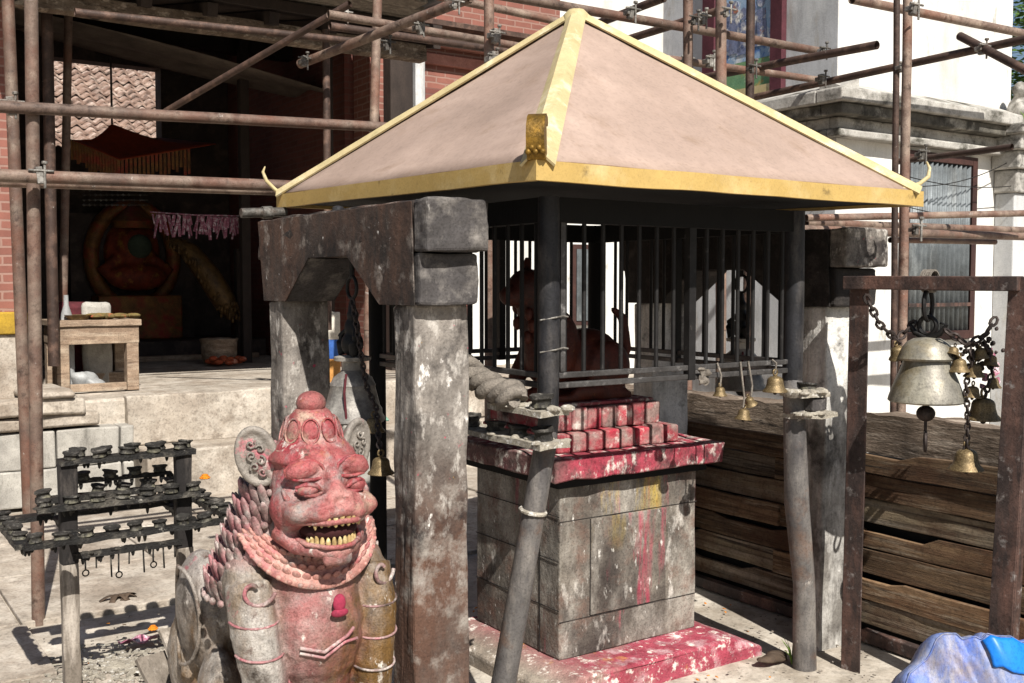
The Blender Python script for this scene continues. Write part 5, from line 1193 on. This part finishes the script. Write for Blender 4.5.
# far pale house closing the view between the temple and the white building
def pale_house():
    O = (11, 15, 0); t = thing('pale_house', O, 'pale distant house behind the pavilion, seen between the cage bars', 'house')
    b = B(O); b.box(7.2, 14, 14.5, 18, 0, 7.6); build('wall', b, 'white_wall', t)
    b = B(O); b.prism([(14.2, 7.602), (18.2, 7.602), (16.2, 8.4)], 'x', 7.0, 14.2); build('roof', b, 'tile', t)
    b = B(O); b.box(7.15, 14, 14.3, 14.498, 3.2, 3.35); build('ledge', b, 'cornice', t, bevel=.02)
    for u in (8.2, 9.6, 11.0):
        b = B(O); b.box(u, u+.7, 14.44, 14.495, .9, 2.3); f = build('window', b, 'brown_frame', t, bevel=.005)
        b = B(O); b.box(u+.08, u+.62, 14.42, 14.438, .98, 2.22); build('shutter', b, 'corrug', f)
pale_house()
def tree():
    c = UV(*(at_y(1030, 60, 15)[:0] or (0, 0))) if False else at_y(1034, 40, 15); O = (c[0], c[1], 0)
    t = thing('leafy_tree', O, 'green leafy tree peeping past the white building at the right edge', 'tree')
    b = B(O); p = Vector(O); top = p+Vector((0, 0, 3.6))
    b.tube([p, p+Vector((.05, 0, 1.5)), top], [.17, .13, .09], 10)
    for i in range(7):
        a = i*.9; b.tube([top-Vector((0, 0, .8-.1*i)), top+Vector((math.cos(a)*.7, math.sin(a)*.7, .3+.1*i)), top+Vector((math.cos(a)*1.3, math.sin(a)*1.3, .9))], [.05, .035, .012], 6)
    build('trunk', b, 'bark', t, smooth=60)
    b = B(O); r = random.Random(1)
    cl = [top+Vector((r.gauss(0, .75), r.gauss(0, .75), r.gauss(.8, .8))) for _ in range(40)]
    for i in range(5000):
        q = r.choice(cl)+Vector((r.gauss(0, .25), r.gauss(0, .25), r.gauss(0, .2))); m = Matrix.Rotation(r.uniform(0, 6), 3, 'Z') @ Matrix.Rotation(r.uniform(-1, 1), 3, 'X'); s = r.uniform(.04, .09)
        b.f([b.v(q+m @ Vector(x)) for x in ((-s, 0, 0), (0, -s*.4, 0), (s, 0, 0), (0, s*.4, .01))])
    build('crown', b, 'leaf', t)
tree()

# ================================================================== SCAFFOLDING
def scaffold(label, org, items):
    t = thing('scaffold', org, label, 'scaffold')
    for it in items:
        kind, p, q, r, mat = it[:5]
        b = B(org); p = Vector(p); q = Vector(q); n = 6
        b.tube([p.lerp(q, i/n)+Vector((.003*noise.noise(Vector((i, p.x, 1))), .003*noise.noise(Vector((i, p.y, 2))), .003*noise.noise(Vector((i, p.z, 3))))) for i in range(n+1)], r, 12, caps=False)
        b.tube([p.lerp(q, i) for i in (0, 1)], r*.8, 12, caps=False)
        build(kind, b, mat, t, smooth=40)
    return t
def clamp(t, org, p, s=1.0):
    b = B(org); p = Vector(p); r = random.Random(int(p.x*1000)); s *= r.uniform(.6, .95)
    b.obox(p+Vector((0, -.02, 0)), (.075*s, .06*s, .035*s), Matrix.Rotation(r.uniform(-.3, .3), 3, 'Y')); b.obox(p+Vector((.0, -.03, .0)), (.035*s, .05*s, .09*s), Matrix.Rotation(r.uniform(-.3, .3), 3, 'Y'))
    b.tube([p+Vector((.02, -.05, -.06)), p+Vector((.02, -.05, .06))], .007, 6); b.tube([p+Vector((-.05, -.05, .02)), p+Vector((.06, -.05, .02))], .007, 6)
    b.lathe(p+Vector((.02, -.05, .05)), [(.014, 0), (.014, .014)], 6)
    build('clamp', b, 'clamp', t, bevel=.004)
# left
g0 = at_h(38, 627); vB = g0[1]
yA = 7.1
left = [
 ('upright', at_y(7, -20, yA), at_y(29, 517, yA), .040, 'tube'),
 ('upright', at_y(31, -20, 4.9), at_y(38.5, 627, 4.9), .030, 'tube'),
 ('upright', at_y(46, -20, 8.0), at_y(54, 366, 8.0), .042, 'tube_dark'),
 ('upright', at_y(69, -20, 8.8), at_y(63, 312, 8.8), .034, 'tube'),
 ('ledger', at_v(-15, 106, vB), at_v(398, 128, vB), .028, 'tube'),
 ('ledger', at_v(-15, 175, vB-.07), at_v(315, 187, vB-.07), .030, 'tube'),
 ('ledger', at_v(-15, 181, vB+.07), at_v(320, 192, vB+.07), .026, 'tube'),
 ('ledger', at_v(328, 14, 6.2), at_v(545, 51, 6.2), .028, 'tube'),
 ('ledger', at_v(330, 26, 6.6), at_v(540, 56, 6.6), .028, 'tube_dark'),
 ('ledger', at_v(400, -12, 6.2), at_v(560, 22, 6.2), .028, 'tube'),
 ('brace', at_y(300, 64, 7.4), at_y(470, -2, 6.4), .032, 'tube'),
 ('brace', at_y(165, 112, 7.8), at_y(350, 4, 6.9), .024, 'tube_dark'),
 ('upright', at_y(489, -20, 6.3), at_y(489, 150, 6.3), .030, 'tube'),
 ('upright', at_y(378, -20, 8.0), at_y(368, 330, 8.0), .035, 'tube'),
 ('upright', at_y(326, 30, 8.6), at_y(328, 330, 8.6), .03, 'tube_dark'),
 ('ledger', at_v(75, 12, 7.6), at_v(360, 42, 7.6), .028, 'tube_dark'),
]
OL = (g0[0], g0[1], 0)
sl = scaffold('rust brown tube scaffolding in front of the dark temple porch, left of the pavilion', OL, left)
for (px, py, Y) in ((38, 176, 4.82), (9, 107, 4.85), (342, 16, 7.3), (384, 46, 6.9), (417, 29, 6.7), (492, 37, 6.25), (452, 6, 6.4), (302, 62, 7.3), (490, 60, 6.2)): clamp(sl, OL, at_y(px, py, Y))
# uprights extend to the ground behind the pavilion
for (px, Y) in ((489, 6.3), (368, 8.0)):
    q = at_y(px, 150 if px == 489 else 330, Y); b = B(OL); b.tube([q, (q[0], q[1], 0 if px == 489 else .74)], .03, 10); build('upright', b, 'tube', sl, smooth=40)
# deck of boards on the scaffold above the porch eave
O = (2.6, 7.9, HB_+.25); t = thing('scaffold_deck', O, 'rough scaffold boards laid above the porch eave', 'deck')
for i in range(4):
    b = B(O); v = 7.35+i*.24; b.box(1.2, 4.2+.1*i, v, v+.22, HB_+.22, HB_+.26); b.sub(8, .5); b.jit(.01, 3, i); build('board', b, 'grey_wood', t, bevel=.004)
b = B(O); b.grid(lambda a, c: (1.0+3.6*a, 7.3+1.3*c, HB_+.32+.02*math.sin(a*90)), 260, 3); build('corrugated_sheet', b, 'corrug', t, smooth=60, solid=.004)
# galvanised pole end at the gate
p = at_v(241, 213, 4.6); q = at_v(286, 212, 4.6); b = B(p); b.tube([p, q], .022, 12); b.tube([at_v(262, 212.5, 4.6), at_v(272, 212.3, 4.6)], .028, 12); build('pipe_stub', b, 'clamp', label='short shiny galvanised pipe stub sticking out under the left roof corner', cat='pipe', smooth=40)
# right
OR_ = (5.0, 4.8, 0)
right = [
 ('ledger', at_v(500, -5, 5.0), at_v(818, 51, 5.0), .028, 'tube'),
 ('ledger', at_v(655, 57, 5.3), at_v(818, 80, 5.3), .026, 'tube'),
 ('ledger', at_v(852, -1, 4.5), at_v(1040, 37, 4.5), .030, 'tube'),
 ('transom', at_u(690, 80, 5.7), at_u(877, 45, 5.7), .028, 'tube_dark'),
 ('transom', at_u(728, 103, 6.0), at_u(1040, 36, 6.0), .026, 'tube_dark'),
 ('transom', at_u(625, 40, 5.0), at_u(722, 10, 5.0), .028, 'tube_dark'),
 ('transom', at_u(596, 24, 4.7), at_u(664, -2, 4.7), .028, 'tube_dark'),
 ('brace', at_y(960, 36, 6.6), at_y(1040, 78, 5.9), .026, 'tube_dark'),
 ('upright', at_y(688, -20, 6.35), at_y(688, 330, 6.35), .030, 'tube'),
 ('upright', at_y(721, -20, 6.1), at_y(721, 330, 6.1), .032, 'tube'),
 ('upright', at_y(751, -20, 6.7), at_y(747, 330, 6.7), .028, 'tube_dark'),
 ('upright', at_y(897, -20, 6.0), at_y(893, 430, 6.0), .018, 'tube_dark'),
 ('upright', at_y(908, -20, 5.7), at_y(901, 425, 5.7), .025, 'tube'),
 ('ledger', at_v(806, 218, 4.3), at_v(1040, 213, 4.0), .022, 'tube'),
 ('ledger', at_v(806, 223, 4.4), at_v(1040, 231, 4.4), .026, 'tube'),
 ('ledger', at_v(780, 229, 4.2), at_v(1040, 237, 4.2), .028, 'tube'),
 ('ledger', at_v(890, 240, 4.5), at_v(995, 242, 4.5), .020, 'tube'),
 ('transom', at_u(895, 162, 6.5), at_u(1012, 147, 6.5), .022, 'tube_dark'),
]
sr = scaffold('reddish brown tube scaffolding standing before the white building on the right', OR_, right)
for (px, py, Y) in ((690, 22, 6.25), (698, 20, 6.3), (722, 14, 6.0), (819, 52, 7.3), (818, 80, 7.4), (897, 68, 6.0), (908, 10, 5.6), (977, 50, 6.4), (682, 62, 6.6), (706, 62, 6.4), (748, 70, 6.6), (910, 230, 5.3), (917, 155, 6.6), (627, 14, 6.0)): clamp(sr, OR_, at_y(px, py, Y), .9)
for (px, py, Y, m) in ((688, 330, 6.35, 'tube'), (721, 330, 6.1, 'tube'), (747, 330, 6.7, 'tube_dark'), (893, 430, 6.0, 'tube_dark'), (901, 425, 5.7, 'tube')):
    q = at_y(px, py, Y); b = B(OR_); b.tube([q, (q[0], q[1], 0)], .03, 10); build('upright', b, m, sr, smooth=40)

for (x0, y0, x1, y1, v, sag, lab) in ((838, 150, 1012, 186, 5.1, .10, 'thin dark cable sagging across the white wall above the window'), (842, 172, 1012, 160, 5.12, .16, 'slack thin wire crossing the white wall beside the window top'), (905, 206, 1012, 214, 5.12, .05, 'short thin wire running across the window at the scaffold tubes')):
    p = Vector(at_v(x0, y0, v)); q = Vector(at_v(x1, y1, v)); b = B(p)
    b.tube([p.lerp(q, i/20)+Vector((0, 0, -sag*4*(i/20)*(1-i/20))) for i in range(21)], .004, 6); build('cable', b, 'iron', label=lab, cat='cable', smooth=60)
# ================================================================== LIGHT, CAMERA
EL = 45.0; az = Vector((.36, -.93, 0)).normalized()
sd = Vector((az.x*math.cos(R_(EL)), az.y*math.cos(R_(EL)), math.sin(R_(EL))))
sun = bpy.data.lights.new('sun', 'SUN'); sun.energy = 5.0; sun.angle = R_(.5); sun.color = (1, .965, .91)
so = bpy.data.objects.new('sun', sun); C.objects.link(so); so.rotation_euler = sd.to_track_quat('Z', 'Y').to_euler(); so.location = (3, -5, 8)
w = bpy.data.worlds.new('World'); bpy.context.scene.world = w; w.use_nodes = True
nt = w.node_tree; bg = nt.nodes['Background']; sky = nt.nodes.new('ShaderNodeTexSky'); sky.sky_type = 'NISHITA'; sky.sun_disc = False
sky.sun_elevation = R_(EL); sky.sun_rotation = math.atan2(az.x, az.y); sky.dust_density = 1.0; sky.air_density = 1.0
nt.links.new(sky.outputs[0], bg.inputs['Color']); bg.inputs['Strength'].default_value = .05
cam = bpy.data.cameras.new('camera'); co = bpy.data.objects.new('camera', cam); C.objects.link(co)
co.location = (0, 0, EYE); co.rotation_euler = (R_(90)-PITCH, 0, 0); cam.sensor_width = 36; cam.lens = F/1024*36; cam.clip_start = .05; cam.clip_end = 500
sc = bpy.context.scene; sc.camera = co
sc.view_settings.view_transform = 'Standard'; sc.view_settings.look = 'None'; sc.view_settings.exposure = .72; sc.view_settings.gamma = 1
